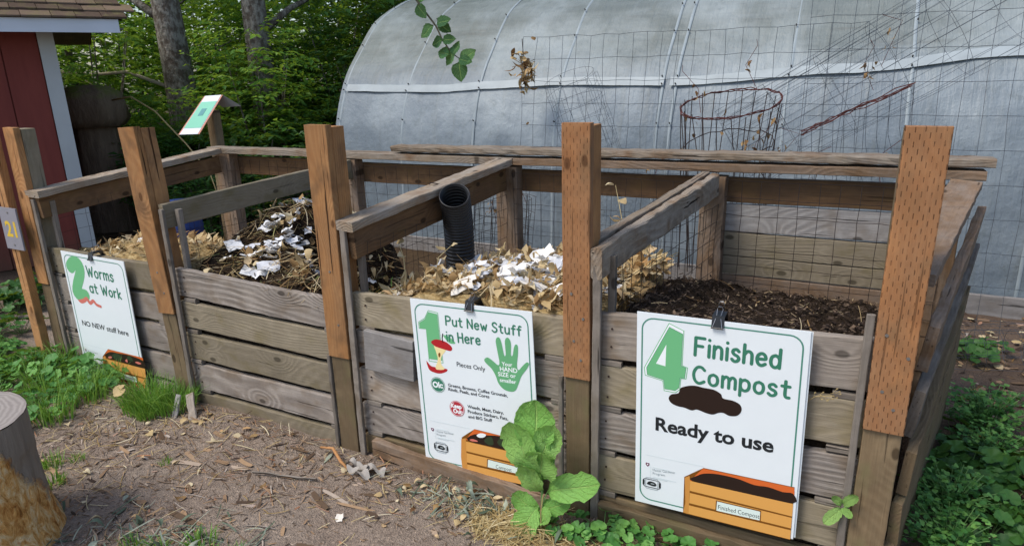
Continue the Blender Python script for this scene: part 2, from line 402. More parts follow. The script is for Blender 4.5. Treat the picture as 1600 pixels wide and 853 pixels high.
# right side planks, splayed and sagging
pb('side_board', (.292, .11, .93), (.575, 1.52, 1.09), .17, .036, W_rail, zdir=(.1,0,1), wear=.004)
pb('side_board', (.28, .08, .70), (.575, 1.52, .90), .19, .036, W_guide, zdir=(.12,0,1), wear=.004)
pb('side_board', (.284, .06, .48), (.572, 1.52, .68), .19, .036, W_post, zdir=(.06,0,1), wear=.004)
pb('side_board', (.272, .05, .27), (.57, 1.52, .44), .20, .036, W_post, wear=.004)
pb('side_board', (.262, .04, .09), (.565, 1.52, .18), .20, .036, W_post, wear=.004)
for z in (.95, .72): pb('side_board', (-4.60, .12, z-.5), (-4.62, 1.45, z-.5), .16, .034, W_gray)
# wire mesh
def wire_panel(o, u, v, nu, nv, r=.0013, jit=.004, mat=M_wire, name='wire_mesh', root=None, sag=.01, mb=None, skip=0.):
    o, u, v = Vector(o), Vector(u), Vector(v); nrm = u.cross(v).normalized()
    own = mb is None; mb = mb or MB(); sd_ = U(0, 50)
    G = {}
    for i in range(nu + 1):
        for j in range(nv + 1):
            G[i, j] = o + u * (i / nu) + v * (j / nv) + Vector((U(-jit, jit), U(-jit, jit), U(-jit, jit))) + nrm * sag * fbm(i * .23 + sd_, j * .23, 0, 1, 2)
    for i in range(nu + 1):
        if rnd.random() < skip: continue
        mb.tube([G[i, j] for j in range(nv + 1)], r, 3)
    for j in range(nv + 1):
        if rnd.random() < skip: continue
        mb.tube([G[i, j] for i in range(nu + 1)], r, 3)
    if own: return mb.build(name, mat, root)
wire_panel((-4.5, RY-.048, .25), (1.2,0,0), (0,0,.98), 13, 10, root=B)
wire_panel((-3.2, RY-.048, .25), (1.2,0,0), (0,0,.98), 13, 10, root=B)
wire_panel((-1.92, RY-.048, .25), (1.2,0,0), (0,0,.98), 13, 10, root=B)
wire_panel((-.62, RY-.048, .3), (1.06,0,0), (0,0,.95), 11, 10, .0018, root=B)
wire_panel((-4.52, .1, .25), (-.02,1.35,0), (0,.0,.86), 14, 9, root=B)
wire_panel((-3.36, .1, .25), (.12,1.35,0), (0,.0,.84), 14, 9, root=B)
wire_panel((-2.03, .1, .25), (.06,1.35,0), (0,.0,.84), 14, 9, root=B)
wire_panel((-.81, .1, .25), (.16,1.35,0), (0,.0,.86), 14, 9, .0016, root=B)
# ------------------------------------------------------------------ signs (flat printed boards)
def smat(name, h, rough=.45): return plain('print_' + name, h, rough, .3)
SC = {k: smat(k, v) for k, v in dict(white='#f0f5f6', frame='#4d8a78', green='#6fb981', lime='#68ac79', dark='#3b7c63', black='#24282b', soil='#2b1d17',
      orange='#dfa355', orange2='#cf9046', brown='#7d4d16', rust='#d9692f', red='#b5323f', cream='#f1dfa4', pink='#d4776a', grey='#9aa5a8', pale='#d5dfdf',
      cherry='#b3262b', leafg='#1f6e4d', maroon='#6b2b4a', mark='#dfeee6', moss='#33402a', yellow='#e7b93a').items()}
WH_B = plain('sign_board_plastic', '#e6edef', .45, .4, 0, .035, 5.)

def homog(src, dst):
    A = []
    for (x, y), (u, v) in zip(src, dst):
        A += [[x, y, 1, 0, 0, 0, -u*x, -u*y, -u], [0, 0, 0, x, y, 1, -v*x, -v*y, -v]]
    return np.linalg.svd(np.array(A, float))[2][-1].reshape(3, 3)

SW, SH = .61, .832
class Sign:
    """flat artwork laid out in the sign's own plane: u to the right, v down (metres)"""
    def __init__(self, name, label, x0, z0, phi, zoom, corners, w=SW, h=SH):
        self.r = thing(name, label, 'sign', (x0, 0, z0)); self.r.rotation_euler = (0, -phi, 0)
        self.zx, self.zy, self.k = zoom; self.H = homog(corners, [(0,0),(w,0),(w,h),(0,h)])
        self.w, self.h = w, h; self.parts = {}; self.depth = .0045
        mb = MB(); mb.box((0, -.004, -h), (w, .001, 0)); mb.build('sign_board', WH_B, self.r, loc=(0,0,0))
    def uv(self, p):
        x, y = self.zx + p[0] / self.k, self.zy + p[1] / self.k
        q = self.H @ np.array([x, y, 1.]); return Vector((q[0]/q[2], q[1]/q[2]))
    def lay(self): self.depth += .000028; return self.depth
    def put(self, part, col, pts, faces, y):
        d = self.parts.setdefault(part, (MB(), []))
        if col not in d[1]: d[1].append(col)
        d[0].add([(p[0], -y, -p[1]) for p in pts], faces, .5, d[1].index(col))
    def poly(self, part, col, pts, holes=(), uv=False, y=None):
        P = [Vector(p) if uv else self.uv(p) for p in pts]
        Hs = [[Vector(p) if uv else self.uv(p) for p in h] for h in holes]
        loops = [[(p.x, p.y, 0) for p in L] for L in [P] + Hs]
        tris = tessellate_polygon(loops)
        self.put(part, col, P + [p for h in Hs for p in h], [tuple(t) for t in tris], y or self.lay())
        return P
    def smooth(self, pts, n=5, closed=True):
        m = len(pts); out = []
        rngi = range(m) if closed else range(m - 1)
        for i in rngi:
            g = lambda k: Vector(pts[k % m] if closed else pts[max(0, min(m-1, k))])
            p0, p1, p2, p3 = g(i-1), g(i), g(i+1), g(i+2)
            for s in range(n):
                t = s / n
                out.append(.5 * ((2*p1) + (p2-p0)*t + (2*p0-5*p1+4*p2-p3)*t*t + (-p0+3*p1-3*p2+p3)*t**3))
        if not closed: out.append(Vector(pts[-1]))
        return out
    def ribbon(self, part, col, P, wd, y=None):
        y = y or self.lay(); e = 0
        P = [Vector(p) for p in P]
        ws = wd if isinstance(wd, list) else [wd] * len(P)
        for i, p in enumerate(P):
            r = ws[i] / 2
            self.put(part, col, [p + Vector((math.cos(a), math.sin(a))) * r for a in [2*PI*k/12 for k in range(12)]], [tuple(range(12))], y + e); e += 2e-6
            if i:
                q = P[i-1]; d = p - q
                if d.length > 1e-6:
                    n = Vector((-d.y, d.x)).normalized()
                    self.put(part, col, [q - n*ws[i-1]/2, p - n*r, p + n*r, q + n*ws[i-1]/2], [(0,1,2,3)], y + e); e += 2e-6
    def circle(self, part, col, c, r, uv=False, n=36):
        c = Vector(c) if uv else self.uv(c)
        self.poly(part, col, [c + Vector((math.cos(2*PI*k/n), math.sin(2*PI*k/n))) * r for k in range(n)], uv=True)
    def ring(self, part, col, pts, wd, uv=True):
        P = [Vector(p) if uv else self.uv(p) for p in pts]
        m = len(P); vs = []
        for i, p in enumerate(P):
            a = (P[i] - P[i-1]).normalized(); b = (P[(i+1) % m] - p).normalized()
            n = Vector((-a.y-b.y, a.x+b.x)); n = n.normalized() if n.length > 1e-6 else Vector((-a.y, a.x))
            k = 1 / max(.45, n.dot(Vector((-a.y, a.x))))
            vs += [p + n*wd/2*k, p - n*wd/2*k]
        self.put(part, col, vs, [(2*i, 2*((i+1) % m), 2*((i+1) % m)+1, 2*i+1) for i in range(m)], self.lay())
    def rrect(self, a, b, r, n=6):
        (x0, y0), (x1, y1) = a, b; out = []
        for cx, cy, a0 in ((x1-r, y0+r, -90), (x1-r, y1-r, 0), (x0+r, y1-r, 90), (x0+r, y0+r, 180)):
            for k in range(n + 1):
                t = math.radians(a0 + 90 * k / n); out.append((cx + r*math.cos(t), cy + r*math.sin(t)))
        return out
    def text(self, part, col, s, bl, br, cap, bold=0., hand=False, uv=False):
        self.nt = getattr(self, 'nt', 0) + 1; part = part + '#' + str(self.nt)
        a = Vector(bl) if uv else self.uv(bl); b = Vector(br) if uv else self.uv(br)
        ch = cap if isinstance(cap, float) else (self.uv(cap) - a).length
        X = (b - a); W = X.length; X.normalize(); Y = Vector((X.y, -X.x))
        y = self.lay()
        if hand:
            strokes, adv = hand_text(s); sx = (W - .17*ch) / adv
            for st in strokes:
                self.ribbon(part, col, [a + X * (.085*ch + p[0]*sx) + Y * (p[1]*ch) for p in st], .175 * ch, y); y += 3e-6
            self.depth += .00009
        else:
            vs, fs, w0, x0 = font_mesh(s, bold)
            self.put(part, col, [a + X * ((p[0]-x0) * W / w0) + Y * (p[1] * ch) for p in vs], fs, y)
    def done(self):
        for nme, (mb, cols) in self.parts.items():
            mb.build(nme.split('#')[0], [SC[c] for c in cols], self.r, loc=(0,0,0))

_capH = {}
def font_mesh(s, bold):
    def mk(body):
        c = bpy.data.curves.new('t', 'FONT'); c.body = body; c.size = 1; c.offset = bold; c.resolution_u = 3; c.fill_mode = 'FRONT'
        o = bpy.data.objects.new('t', c); COL.objects.link(o)
        dg = bpy.context.evaluated_depsgraph_get(); dg.update()
        me = bpy.data.meshes.new_from_object(o.evaluated_get(dg))
        vs = [(v.co.x, v.co.y) for v in me.vertices]; fs = [tuple(p.vertices) for p in me.polygons]
        bpy.data.objects.remove(o); bpy.data.curves.remove(c); bpy.data.meshes.remove(me)
        return vs, fs
    if bold not in _capH: _capH[bold] = max(v[1] for v in mk('H')[0])
    vs, fs = mk(s); k = 1 / _capH[bold]
    vs = [(x*k, y*k) for x, y in vs]; x0 = min(v[0] for v in vs); x1 = max(v[0] for v in vs)
    return vs, fs, x1 - x0, x0

def _c(*p): return ('c', p)
def _l(*p): return ('l', p)
_o = _c((.24,.66),(.06,.56),(0,.33),(.06,.1),(.24,0),(.42,.1),(.48,.33),(.42,.56),(.24,.66))
_arch = _c((0,.42),(.12,.61),(.27,.66),(.41,.56),(.44,.34),(.44,0))
GL = {'P': (.58, [_l((0,0),(0,1)), _c((0,1),(.33,1),(.54,.88),(.54,.62),(.33,.49),(0,.48))]),
 'u': (.46, [_c((0,.65),(0,.22),(.09,.04),(.22,0),(.37,.07),(.46,.25)), _l((.46,.65),(.46,0))]),
 't': (.42, [_c((.18,.95),(.18,.5),(.18,.17),(.25,.03),(.4,.02)), _l((0,.66),(.4,.66))]),
 'N': (.6, [_l((0,0),(0,1),(.58,0),(.58,1))]), 'e': (.48, [_c((.02,.34),(.25,.35),(.47,.38),(.42,.57),(.25,.66),(.06,.55),(0,.32),(.08,.08),(.27,0),(.46,.1))]),
 'w': (.68, [_l((0,.65),(.17,0),(.34,.5),(.51,0),(.68,.65))]),
 'S': (.54, [_c((.52,.86),(.38,1),(.15,.97),(.04,.78),(.16,.58),(.42,.45),(.54,.25),(.42,.04),(.18,0),(0,.14))]),
 'f': (.38, [_c((.42,.96),(.3,1),(.2,.92),(.18,.7),(.18,.3),(.18,0)), _l((0,.64),(.38,.64))]),
 'i': (.04, [_l((.02,.65),(.02,0)), _l((.02,.95),(.021,.96))]), 'n': (.45, [_l((0,.66),(0,0)), _arch]),
 'H': (.58, [_l((0,0),(0,1)), _l((.56,0),(.56,1)), _l((0,.52),(.56,.52))]), 'r': (.32, [_l((0,.66),(0,0)), _c((0,.4),(.12,.6),(.32,.65))]),
 'W': (.88, [_l((0,1),(.21,0),(.44,.78),(.66,0),(.88,1))]), 'o': (.48, [_o]),
 'm': (.7, [_l((0,.66),(0,0)), _c((0,.42),(.1,.61),(.22,.66),(.33,.56),(.35,.34),(.35,0)), _c((.35,.42),(.45,.61),(.57,.66),(.68,.56),(.7,.34),(.7,0))]),
 's': (.4, [_c((.37,.57),(.24,.67),(.08,.62),(.03,.5),(.12,.38),(.3,.3),(.39,.17),(.29,.02),(.12,0),(0,.1))]),
 'a': (.48, [_o, _l((.48,.66),(.48,0))]), 'k': (.42, [_l((0,1),(0,0)), _l((.38,.62),(.02,.3),(.42,0))]),
 'F': (.52, [_l((0,0),(0,1),(.52,1)), _l((0,.54),(.42,.54))]), 'h': (.45, [_l((0,1),(0,0)), _arch]), 'd': (.48, [_o, _l((.48,1),(.48,0))]),
 'C': (.6, [_c((.6,.84),(.42,1),(.2,.97),(.04,.74),(0,.46),(.09,.15),(.32,0),(.6,.15))]), 'p': (.48, [_l((0,.66),(0,-.32)), _o]), ' ': (.12, [])}
def hand_text(s):
    x = 0; out = []
    for ch in s:
        adv, st = GL[ch]
        for kind, pts in st:
            if kind == 'c': pts = Sign.smooth(None, pts, 4, False)
            out.append([(p[0] + x, p[1]) for p in pts])
        x += adv + .27
    return out, x - .27

def crate(s, base, planks, soil, rim, post, bits, label, text=None):
    s.poly('crate_picture', 'brown', base)
    s.poly('crate_picture', 'rust', rim)
    s.poly('crate_picture', 'soil', s.smooth(soil, 3))
    for col, pts in bits: s.poly('crate_picture', col, s.smooth(pts, 3))
    for i, p in enumerate(planks): s.poly('crate_picture', 'orange', p)
    s.poly('crate_picture', 'orange2', post)
    s.poly('crate_picture', 'brown', [(x + dx, y + dy) for (x, y), (dx, dy) in zip(label, ((-4,-4),(4,-3),(4,4),(-4,4)))])
    s.poly('crate_picture', 'mark', label)
    if text: s.text('lettering', 'black', *text)

def logos(s, shield, l1, l2, badge, bw, bh):
    p = s.uv(shield); k = .0075
    s.poly('logo', 'maroon', [p + Vector(q) * k for q in ((-1,-1),(1,-1),(1,.3),(0,1.3),(-1,.3))], uv=True)
    s.poly('logo', 'white', [p + Vector(q) * k * .45 for q in ((-1,-1),(1,-1),(.6,.5),(0,1),(-.6,.5))], uv=True)
    s.text('logo', 'grey', 'Master Gardener', l1[0], l1[1], .0105); s.text('logo', 'grey', 'Program', l2[0], l2[1], .0105)
    a = s.uv(l1[0])
    for dv, ww in ((-.018, .07), (.026, .095), (.031, .06)):
        s.poly('logo', 'pale', [a + Vector(q) for q in ((0, dv), (ww, dv), (ww, dv+.0025), (0, dv+.0025))], uv=True)
    s.poly('logo', 'pale', [a + Vector(q) for q in ((-.009,-.02), (-.0078,-.02), (-.0078,.035), (-.009,.035))], uv=True)
    c = s.uv(badge)
    s.ring('logo', 'black', s.rrect((c.x-bw, c.y-bh*.75), (c.x+bw, c.y+bh*.75), .012), .003)
    for q in ((-bw*.93,-1), (bw*.93,-1)):
        s.poly('logo', 'black', [(c.x+q[0]-.004, c.y-.011), (c.x+q[0]+.004, c.y-.011), (c.x+q[0]+.004, c.y+.011), (c.x+q[0]-.004, c.y+.011)], uv=True)
    s.ring('logo', 'grey', s.rrect((c.x-bw*.7, c.y-bh*1.05), (c.x+bw*.7, c.y+bh*1.05), .006), .0022)
    s.poly('logo', 'black', s.smooth([(c.x-.55*bw, c.y+.2*bh), (c.x-.3*bw, c.y-.35*bh), (c.x+.2*bw, c.y-.4*bh), (c.x+.55*bw, c.y), (c.x+.35*bw, c.y+.4*bh), (c.x-.2*bw, c.y+.35*bh)]), uv=True)
    s.poly('logo', 'grey', [(c.x-.1*bw, c.y-.1*bh), (c.x+.3*bw, c.y-.1*bh), (c.x+.3*bw, c.y+.1*bh), (c.x-.1*bw, c.y+.1*bh)], uv=True)

# --- sign 4
s = Sign('information_sign', 'white sign with big green 4 reading Finished Compost Ready to use', -.674, .966, .02,
         (970, 470, 2.228), [(1000,487),(1268,516),(1243,838),(987,783)])
s.ring('border', 'frame', s.rrect((.021,.021), (SW-.021, SH-.021), .045), .0055)
four = [(178,84),(226,108),(218,219),(236,226),(230,262),(213,261),(208,297),(194,307),(156,301),(152,269),(93,251),(91,226)]
hole = [(166,148),(161,221),(128,212)]
P = [s.uv(p) for p in four]; cen = sum(P, Vector((0,0))) / len(P)
s.poly('numeral', 'white', [cen + (p - cen) * 1.07 for p in P], uv=True)
s.ring('numeral', 'green', [cen + (p - cen) * 1.05 for p in P], .0028)
s.poly('numeral', 'green', [cen + (p - cen) * .965 for p in P], [[s.uv(p) for p in hole]], uv=True)
s.ring('numeral', 'dark', [cen + (p - cen) * .965 for p in P], .0016)
s.text('title_lettering', 'dark', 'Finished', (260,181), (562,224), (259,122), hand=True)
s.text('title_lettering', 'dark', 'Compost', (253,274), (597,325), (256,219), hand=True)
s.poly('soil_picture', 'soil', s.smooth([(170,330),(180,317),(205,312),(213,295),(238,287),(265,286),(292,292),(330,299),(354,313),(362,328),(395,335),(420,348),(426,368),(412,386),(385,388),(362,378),(345,378),(325,384),(300,379),(270,368),(250,371),(225,362),(200,357),(178,346)]))
s.text('lettering', 'black', 'Ready to use', (120,441), (537,512), (121,396), bold=.028)
s.ribbon('lettering', 'pale', [s.uv((82,530)), s.uv((290,568))], .0015)
logos(s, (88,565), ((106,588),(188,596)), ((106,600),(150,606)), (101,634), .036, .024)
crate(s, [(220,606),(290,572),(612,632),(608,690),(599,822),(213,737)],
      [[(241,620),(608,692),(605,737),(239,655)], [(239,663),(604,742),(601,780),(236,700)], [(235,708),(601,787),(598,820),(232,739)]],
      [(247,620),(268,600),(293,592),(330,592),(370,598),(420,610),(470,628),(520,634),(570,650),(607,655),(606,690),(420,655)],
      [(288,574),(612,634),(612,664),(560,652),(290,592),(247,621),(240,619)],
      [(222,608),(239,602),(241,622),(233,740),(213,734),(222,700)], [],
      [(337,691),(491,723),(489,755),(334,724)], ('Finished Compost', (340,718), (488,749), (341,703)))
s.done(); sign4 = s
mb = MB(); mb.box((.004, .0025, -SH+.004), (SW+.007, .0065, -.003)); mb.build('second_sheet', WH_B, sign4.r, loc=(0,0,0))
# --- sign 1
s = Sign('information_sign', 'white sign with big green 1 reading Put New Stuff in Here beside green hand', -1.728, .878, .036,
         (630, 460, 2.752), [(644,467),(833,484),(843,760),(667,723)])
s.ring('border', 'frame', s.rrect((.021,.021), (SW-.021, SH-.021), .045), .0055)
one = [(117,73),(156,82),(164,170),(176,291),(119,284),(108,150),(79,148),(77,122),(102,106)]
P = [s.uv(p) for p in one]; cen = sum(P, Vector((0,0))) / len(P)
s.ring('numeral', 'green', [cen + (p - cen) * 1.04 for p in P], .003)
s.poly('numeral', 'green', [cen + (p - cen) * .96 for p in P], uv=True)
s.ring('numeral', 'lime', [cen + (p - cen) * .96 for p in P], .0016)
s.poly('apple_core_picture', 'cherry', s.smooth([(107,289),(125,309),(150,316),(194,322),(191,334),(165,342),(140,338),(118,325)]))
s.poly('apple_core_picture', 'cream', s.smooth([(142,218),(190,236),(172,268),(170,300),(184,322),(160,326),(146,318),(156,280),(148,246)]))
s.poly('apple_core_picture', 'cherry', s.smooth([(128,206),(150,194),(190,204),(216,226),(212,243),(180,236),(145,224)]))
s.poly('apple_core_picture', 'brown', s.smooth([(158,256),(166,252),(167,266),(161,272)], 3))
s.ribbon('apple_core_picture', 'soil', [s.uv(p) for p in ((179,206),(175,190),(178,170))], .005)
s.poly('apple_core_picture', 'green', s.smooth([(180,176),(205,182),(232,209),(205,208)], 4))
s.text('title_lettering', 'dark', 'Put New Stuff', (190,130), (514,170), (190,92), hand=True)
s.text('title_lettering', 'dark', 'in Here', (194,199), (341,213), (195,160), hand=True)
s.text('lettering', 'black', 'Pieces Only', (237,308), (358,327), (237,289), bold=.004)
s.poly('hand_picture', 'lime', s.smooth([(470,412),(440,405),(415,380),(402,345),(385,315),(360,290),(355,275),(370,267),(395,285),(412,299),(419,288),(411,240),(404,195),(411,179),(421,182),(429,205),(439,255),(446,250),(443,195),(452,179),(463,186),(469,210),(468,252),(475,256),(481,222),(488,208),(497,213),(498,245),(493,300),(500,318),(515,302),(534,284),(544,290),(536,310),(516,337),(506,357),(496,385),(486,405)], 4))
for t, a, b, c in (('Your', (429,300), (474,304), (429,284)), ('HAND', (421,323), (495,331), (421,304)), ('SIZE or', (413,345), (488,353), (414,328)), ('smaller', (420,370), (490,378), (420,354))):
    s.text('hand_lettering', 'white', t, a, b, c, bold=.02)
s.circle('ok_badge', 'dark', (155,391), .0385); s.circle('ok_badge', 'white', (155,391), .036); s.circle('ok_badge', 'dark', (155,391), .034)
s.text('ok_badge', 'white', 'Ok:', (134,400), (178,405), (134,376), bold=.05)
s.circle('keep_out_badge', 'red', (236,492), .0395); s.circle('keep_out_badge', 'white', (236,492), .037); s.circle('keep_out_badge', 'red', (236,492), .035)
s.text('keep_out_badge', 'white', 'Keep', (211,486), (256,493), (211,468), bold=.05)
s.text('keep_out_badge', 'white', 'Out:', (220,509), (261,516), (220,491), bold=.05)
for t, a, b, c in (('Greens, Browns, Coffee Grounds,', (199,396), (452,436), (199,383)), ('Rinds, Peels, and Cores', (200,414), (374,443), (200,401)),
                   ('Weeds, Meat, Dairy,', (281,487), (434,511), (281,474)), ('Produce Stickers, Fats,', (282,508), (453,536), (282,495)), ('and BIG Stuff', (284,530), (385,545), (284,517))):
    s.text('lettering', 'black', t, a, b, c, bold=.012)
s.ribbon('lettering', 'pale', [s.uv((120,545)), s.uv((290,577))], .0015)
logos(s, (130,585), ((148,596),(221,606)), ((148,609),(186,614)), (166,662), .038, .026)
crate(s, [(255,615),(310,578),(590,640),(583,828),(257,757),(252,700)],
      [[(273,632),(575,695),(577,740),(274,674)], [(275,682),(578,748),(580,786),(276,722)], [(277,731),(580,794),(583,826),(278,763)]],
      [(280,628),(310,600),(360,603),(420,606),(500,630),(580,655),(580,692),(420,660)],
      [(308,579),(590,642),(590,668),(500,640),(312,600),(280,628),(272,624)],
      [(253,622),(272,618),(278,764),(257,757),(251,700)],
      [('white', [(318,605),(335,595),(358,600),(350,612),(330,614)]), ('pink', [(288,625),(300,621),(318,626),(322,632),(300,631)]), ('pink', [(430,652),(445,640),(456,644),(446,660)]), ('yellow', [(474,652),(482,640),(494,652),(486,664)]),
       ('moss', [(350,625),(380,608),(390,640),(370,645)]), ('moss', [(405,632),(425,612),(428,652)])],
      [(366,708),(505,740),(503,767),(364,740)], ('Compost', (399,744), (466,757), (400,729)))
s.done(); sign1 = s
# --- sign 2
s = Sign('information_sign', 'white sign with big green 2 reading Worms at Work NO NEW stuff here', -4.368, .842, -.011,
         (80, 380, 3.553), [(94.6,394),(197,409),(230.6,606.6),(136.6,581.2)])
s.ring('border', 'frame', s.rrect((.021,.021), (SW-.021, SH-.021), .045), .0055)
s.ribbon('numeral', 'green', [s.uv(p) for p in s.smooth([(110,140),(122,122),(140,116),(158,128),(166,158),(162,195),(152,235),(146,275),(150,290)], 4, False)], .085)
s.ribbon('numeral', 'green', [s.uv(p) for p in ((152,288),(198,298))], .075)
wp = s.smooth([(138,248),(139,265),(148,290),(152,310),(170,332),(190,328),(203,318),(222,342),(240,330),(258,350),(282,360)], 4, False)
s.ribbon('worm_picture', 'pink', [s.uv(p) for p in wp], [.036 - .018 * i / len(wp) for i in range(len(wp))])
s.text('title_lettering', 'dark', 'Worms', (206,190), (361,220), (193,133), hand=True)
s.text('title_lettering', 'dark', 'at Work', (222,280), (404,316), (213,228), hand=True)
s.text('lettering', 'black', 'NO NEW stuff here', (180,463), (438,519), (175,436), bold=.012)
s.ribbon('lettering', 'pale', [s.uv((172,560)), s.uv((300,592))], .0015)
logos(s, (196,597), ((210,606),(264,618)), ((212,616),(240,622)), (231,662), .038, .026)
crate(s, [(290,630),(320,590),(514,634),(535,810),(310,765),(303,700)],
      [[(305,642),(524,692),(528,741),(309,684)], [(310,692),(529,748),(532,780),(313,731)], [(314,739),(532,786),(535,809),(318,768)]],
      [(305,632),(330,605),(380,612),(440,622),(514,650),(520,690),(420,665)],
      [(318,592),(512,634),(515,658),(330,606),(306,636),(298,632)],
      [(290,632),(306,628),(318,768),(303,760)],
      [('pink', [(320,632),(335,628),(342,636),(328,640)]), ('pink', [(470,658),(485,655),(505,665),(488,668)]), ('pink', [(362,622),(385,632),(390,640),(370,634)]), ('moss', [(340,625),(370,612),(400,640),(370,650)]), ('moss', [(425,640),(440,620),(460,655)]), ('pink', [(415,650),(425,642),(428,660)])],
      [(378,712),(476,737),(478,765),(381,742)], None)
s.ribbon('lettering', 'grey', [s.uv((390,727)), s.uv((462,748))], .008)
s.done(); sign2 = s

# --- binder clips
M_clip = plain('black_clip_steel', '#15161a', .35, .5)
M_chrome = plain('bright_clip_wire', '#8a8d92', .3, .5, .9)
def clip(sg, u, label):
    p = sg.r.matrix_local @ Vector((u, 0, 0)) if False else Vector((sg.r.location.x + u, 0, sg.r.location.z + u * math.sin(-sg.r.rotation_euler.y)))
    r = thing('binder_clip', label, 'clip', (p.x, .03, p.z + .012), 'black binder clips holding the signs')
    mb = MB(); x = .022
    mb.add([(-x,-.042,-.036),(x,-.042,-.036),(x,.052,-.036),(-x,.052,-.036),(-x,-.03,.006),(x,-.03,.006),(x,.03,.006),(-x,.03,.006),
            (-x,-.038,-.036),(x,-.038,-.036),(x,-.026,.0),(-x,-.026,.0),(x,.048,-.036),(-x,.048,-.036),(x,.026,.0),(-x,.026,.0)],
           [(0,1,5,4),(4,5,6,7),(2,3,7,6),(8,11,10,9),(10,11,15,14),(12,14,15,13),(0,8,9,1),(2,12,13,3),(0,4,11,8),(4,7,15,11),(7,3,13,15),(1,9,10,5),(5,10,14,6),(6,14,12,2)])
    mb.tube([(-x,-.044,-.037),(x,-.044,-.037)], .0032, 6); mb.tube([(-x,.054,-.037),(x,.054,-.037)], .0032, 6)
    mb.build('clip_body', M_clip, r, loc=(0,0,0))
    for y0, y1, z1 in ((-.046,-.002,.032), (.056,.022,.044)):
        mb = MB()
        pts = [(-.017, y0, -.035), (-.007, y0*.5+y1*.5-.004*(1 if y0<0 else -1), .004), (-.010, y1, z1-.01), (-.006, y1, z1), (.006, y1, z1), (.010, y1, z1-.01), (.007, y0*.5+y1*.5-.004*(1 if y0<0 else -1), .004), (.017, y0, -.035)]
        mb.tube(pts, .0014, 6); mb.build('clip_handle', M_chrome, r, loc=(0,0,0))
    return r
clip(sign4, .300, 'black binder clip on top edge of the Finished Compost sign')
clip(sign1, .312, 'black binder clip on top edge of the Put New Stuff sign')
clip(sign2, .300, 'black binder clip on top edge of the Worms at Work sign')

# --- number plate on the first post
r = thing('number_plate', 'small grey plate with yellow number 21 screwed to first orange post', 'number plate', (-4.735, -.062, .965)); r.rotation_euler = (0, .01, 0)
M_plate = plain('grey_plate', '#8b8a92', .5, .4, 0, .12, 12.)
mb = MB(); mb.box((-.093,-.006,-.135), (.093,.004,.135)); mb.build('plate', M_plate, r, loc=(0,0,0))
vs, fs, w0, x0 = font_mesh('21', .03)
mb = MB(); mb.add([(((a-x0)/w0-.5)*.115, -.0068, (b-.5)*.098) for a, b in vs], fs); mb.build('numerals', plain('yellow_numeral_paint', '#d8b53a', .6), r, loc=(0,0,0))
for z in (-.105, .105):
    mb = MB(); mb.tube([(0,-.006,z), (0,-.0085,z)], .007, 10); mb.build('screw', M_screw, r, loc=(0,0,0))
# ------------------------------------------------------------------ ground
def gz(x, y):
    h = .018 * fbm(x, y, 0, .9, 3) + .008 * fbm(x, y, 4, 4., 3)
    if y > -.3: pass
    if -4.7 < x < .4 and -.02 < y < 1.6: h -= .03
    d = max(0., -.25 - abs(y + .05)) 
    # soil banked a little against the boards of the second bin
    h += .045 * math.exp(-((x + 2.9) / .45) ** 2 - ((y + .05) / .22) ** 2)
    h += .05 * math.exp(-((x + 4.3) / .6) ** 2 - ((y + .05) / .4) ** 2)
    return h
def axis(a, b, fine0, fine1, step, grow=1.35):
    v = []; x = fine0
    while x <= fine1: v.append(x); x += step
    s = step; x = fine0
    while x > a: s *= grow; x -= s; v.insert(0, max(x, a))
    s = step; x = v[-1]
    while x < b: s *= grow; x += s; v.append(min(x, b))
    return v
M = Mat('dirt', .95, .15)
P = M.coord()
a1 = M.noise(P, 1.3, 5., .6); a2 = M.noise(P, 9., 5., .65); a3 = M.noise(P, 55., 4., .7)
vv = M.voro(M.vm('MULTIPLY', P, (1., 1.6, 1.)), 85., 1)
c = M.mix(a2, lin('#6d6157'), lin('#9f9183'))
c = M.mix(M.rng(a1, .42, .62), c, M.mix(a2, lin('#65564b'), lin('#958679')))
c = M.mix(M.rng(a3, .55, .75), c, lin('#b5a18e'))
c = M.mix(M.f('MULTIPLY', M.rng(a3, .45, .3), .6), c, lin('#33271f'))
sp = M.voro(P, 120.); c = M.mix(M.rng(sp, .12, .2, .6, 0.), c, lin('#b7a48e'))
# far ground under the trees is leaf mould
X, Y, Z = M.xyz(P)
far = M.rng(M.f('ADD', Y, M.f('MULTIPLY', X, -.35)), 2.6, 4.2, 0., 1., True)
c = M.mix(far, c, M.mix(a2, lin('#3a2d22'), lin('#5b4a35')))
rt_ = M.rng(X, .2, .8, 0., .7, True)
c = M.mix(rt_, c, M.mix(a2, lin('#3f3029'), lin('#64503f')))  # ground right of the bins painted darker, standing in for shade
M.base(c); M.bump(M.f('ADD', M.f('MULTIPLY', a2, .8), M.f('ADD', M.f('MULTIPLY', a3, .6), M.f('MULTIPLY', sp, .25))), .8, .025)
xs = axis(-90, 90, -6., 2.2, .06); ys = axis(-40, 90, -1.8, 3.2, .06)
mb = MB(); nx = len(xs)
mb.add([(x, y, gz(x, y)) for y in ys for x in xs], [(j*nx+i, j*nx+i+1, (j+1)*nx+i+1, (j+1)*nx+i) for j in range(len(ys)-1) for i in range(nx-1)])
tag(mb.build('ground', M.m, None, loc=(0,0,0), smooth=True), kind='structure')

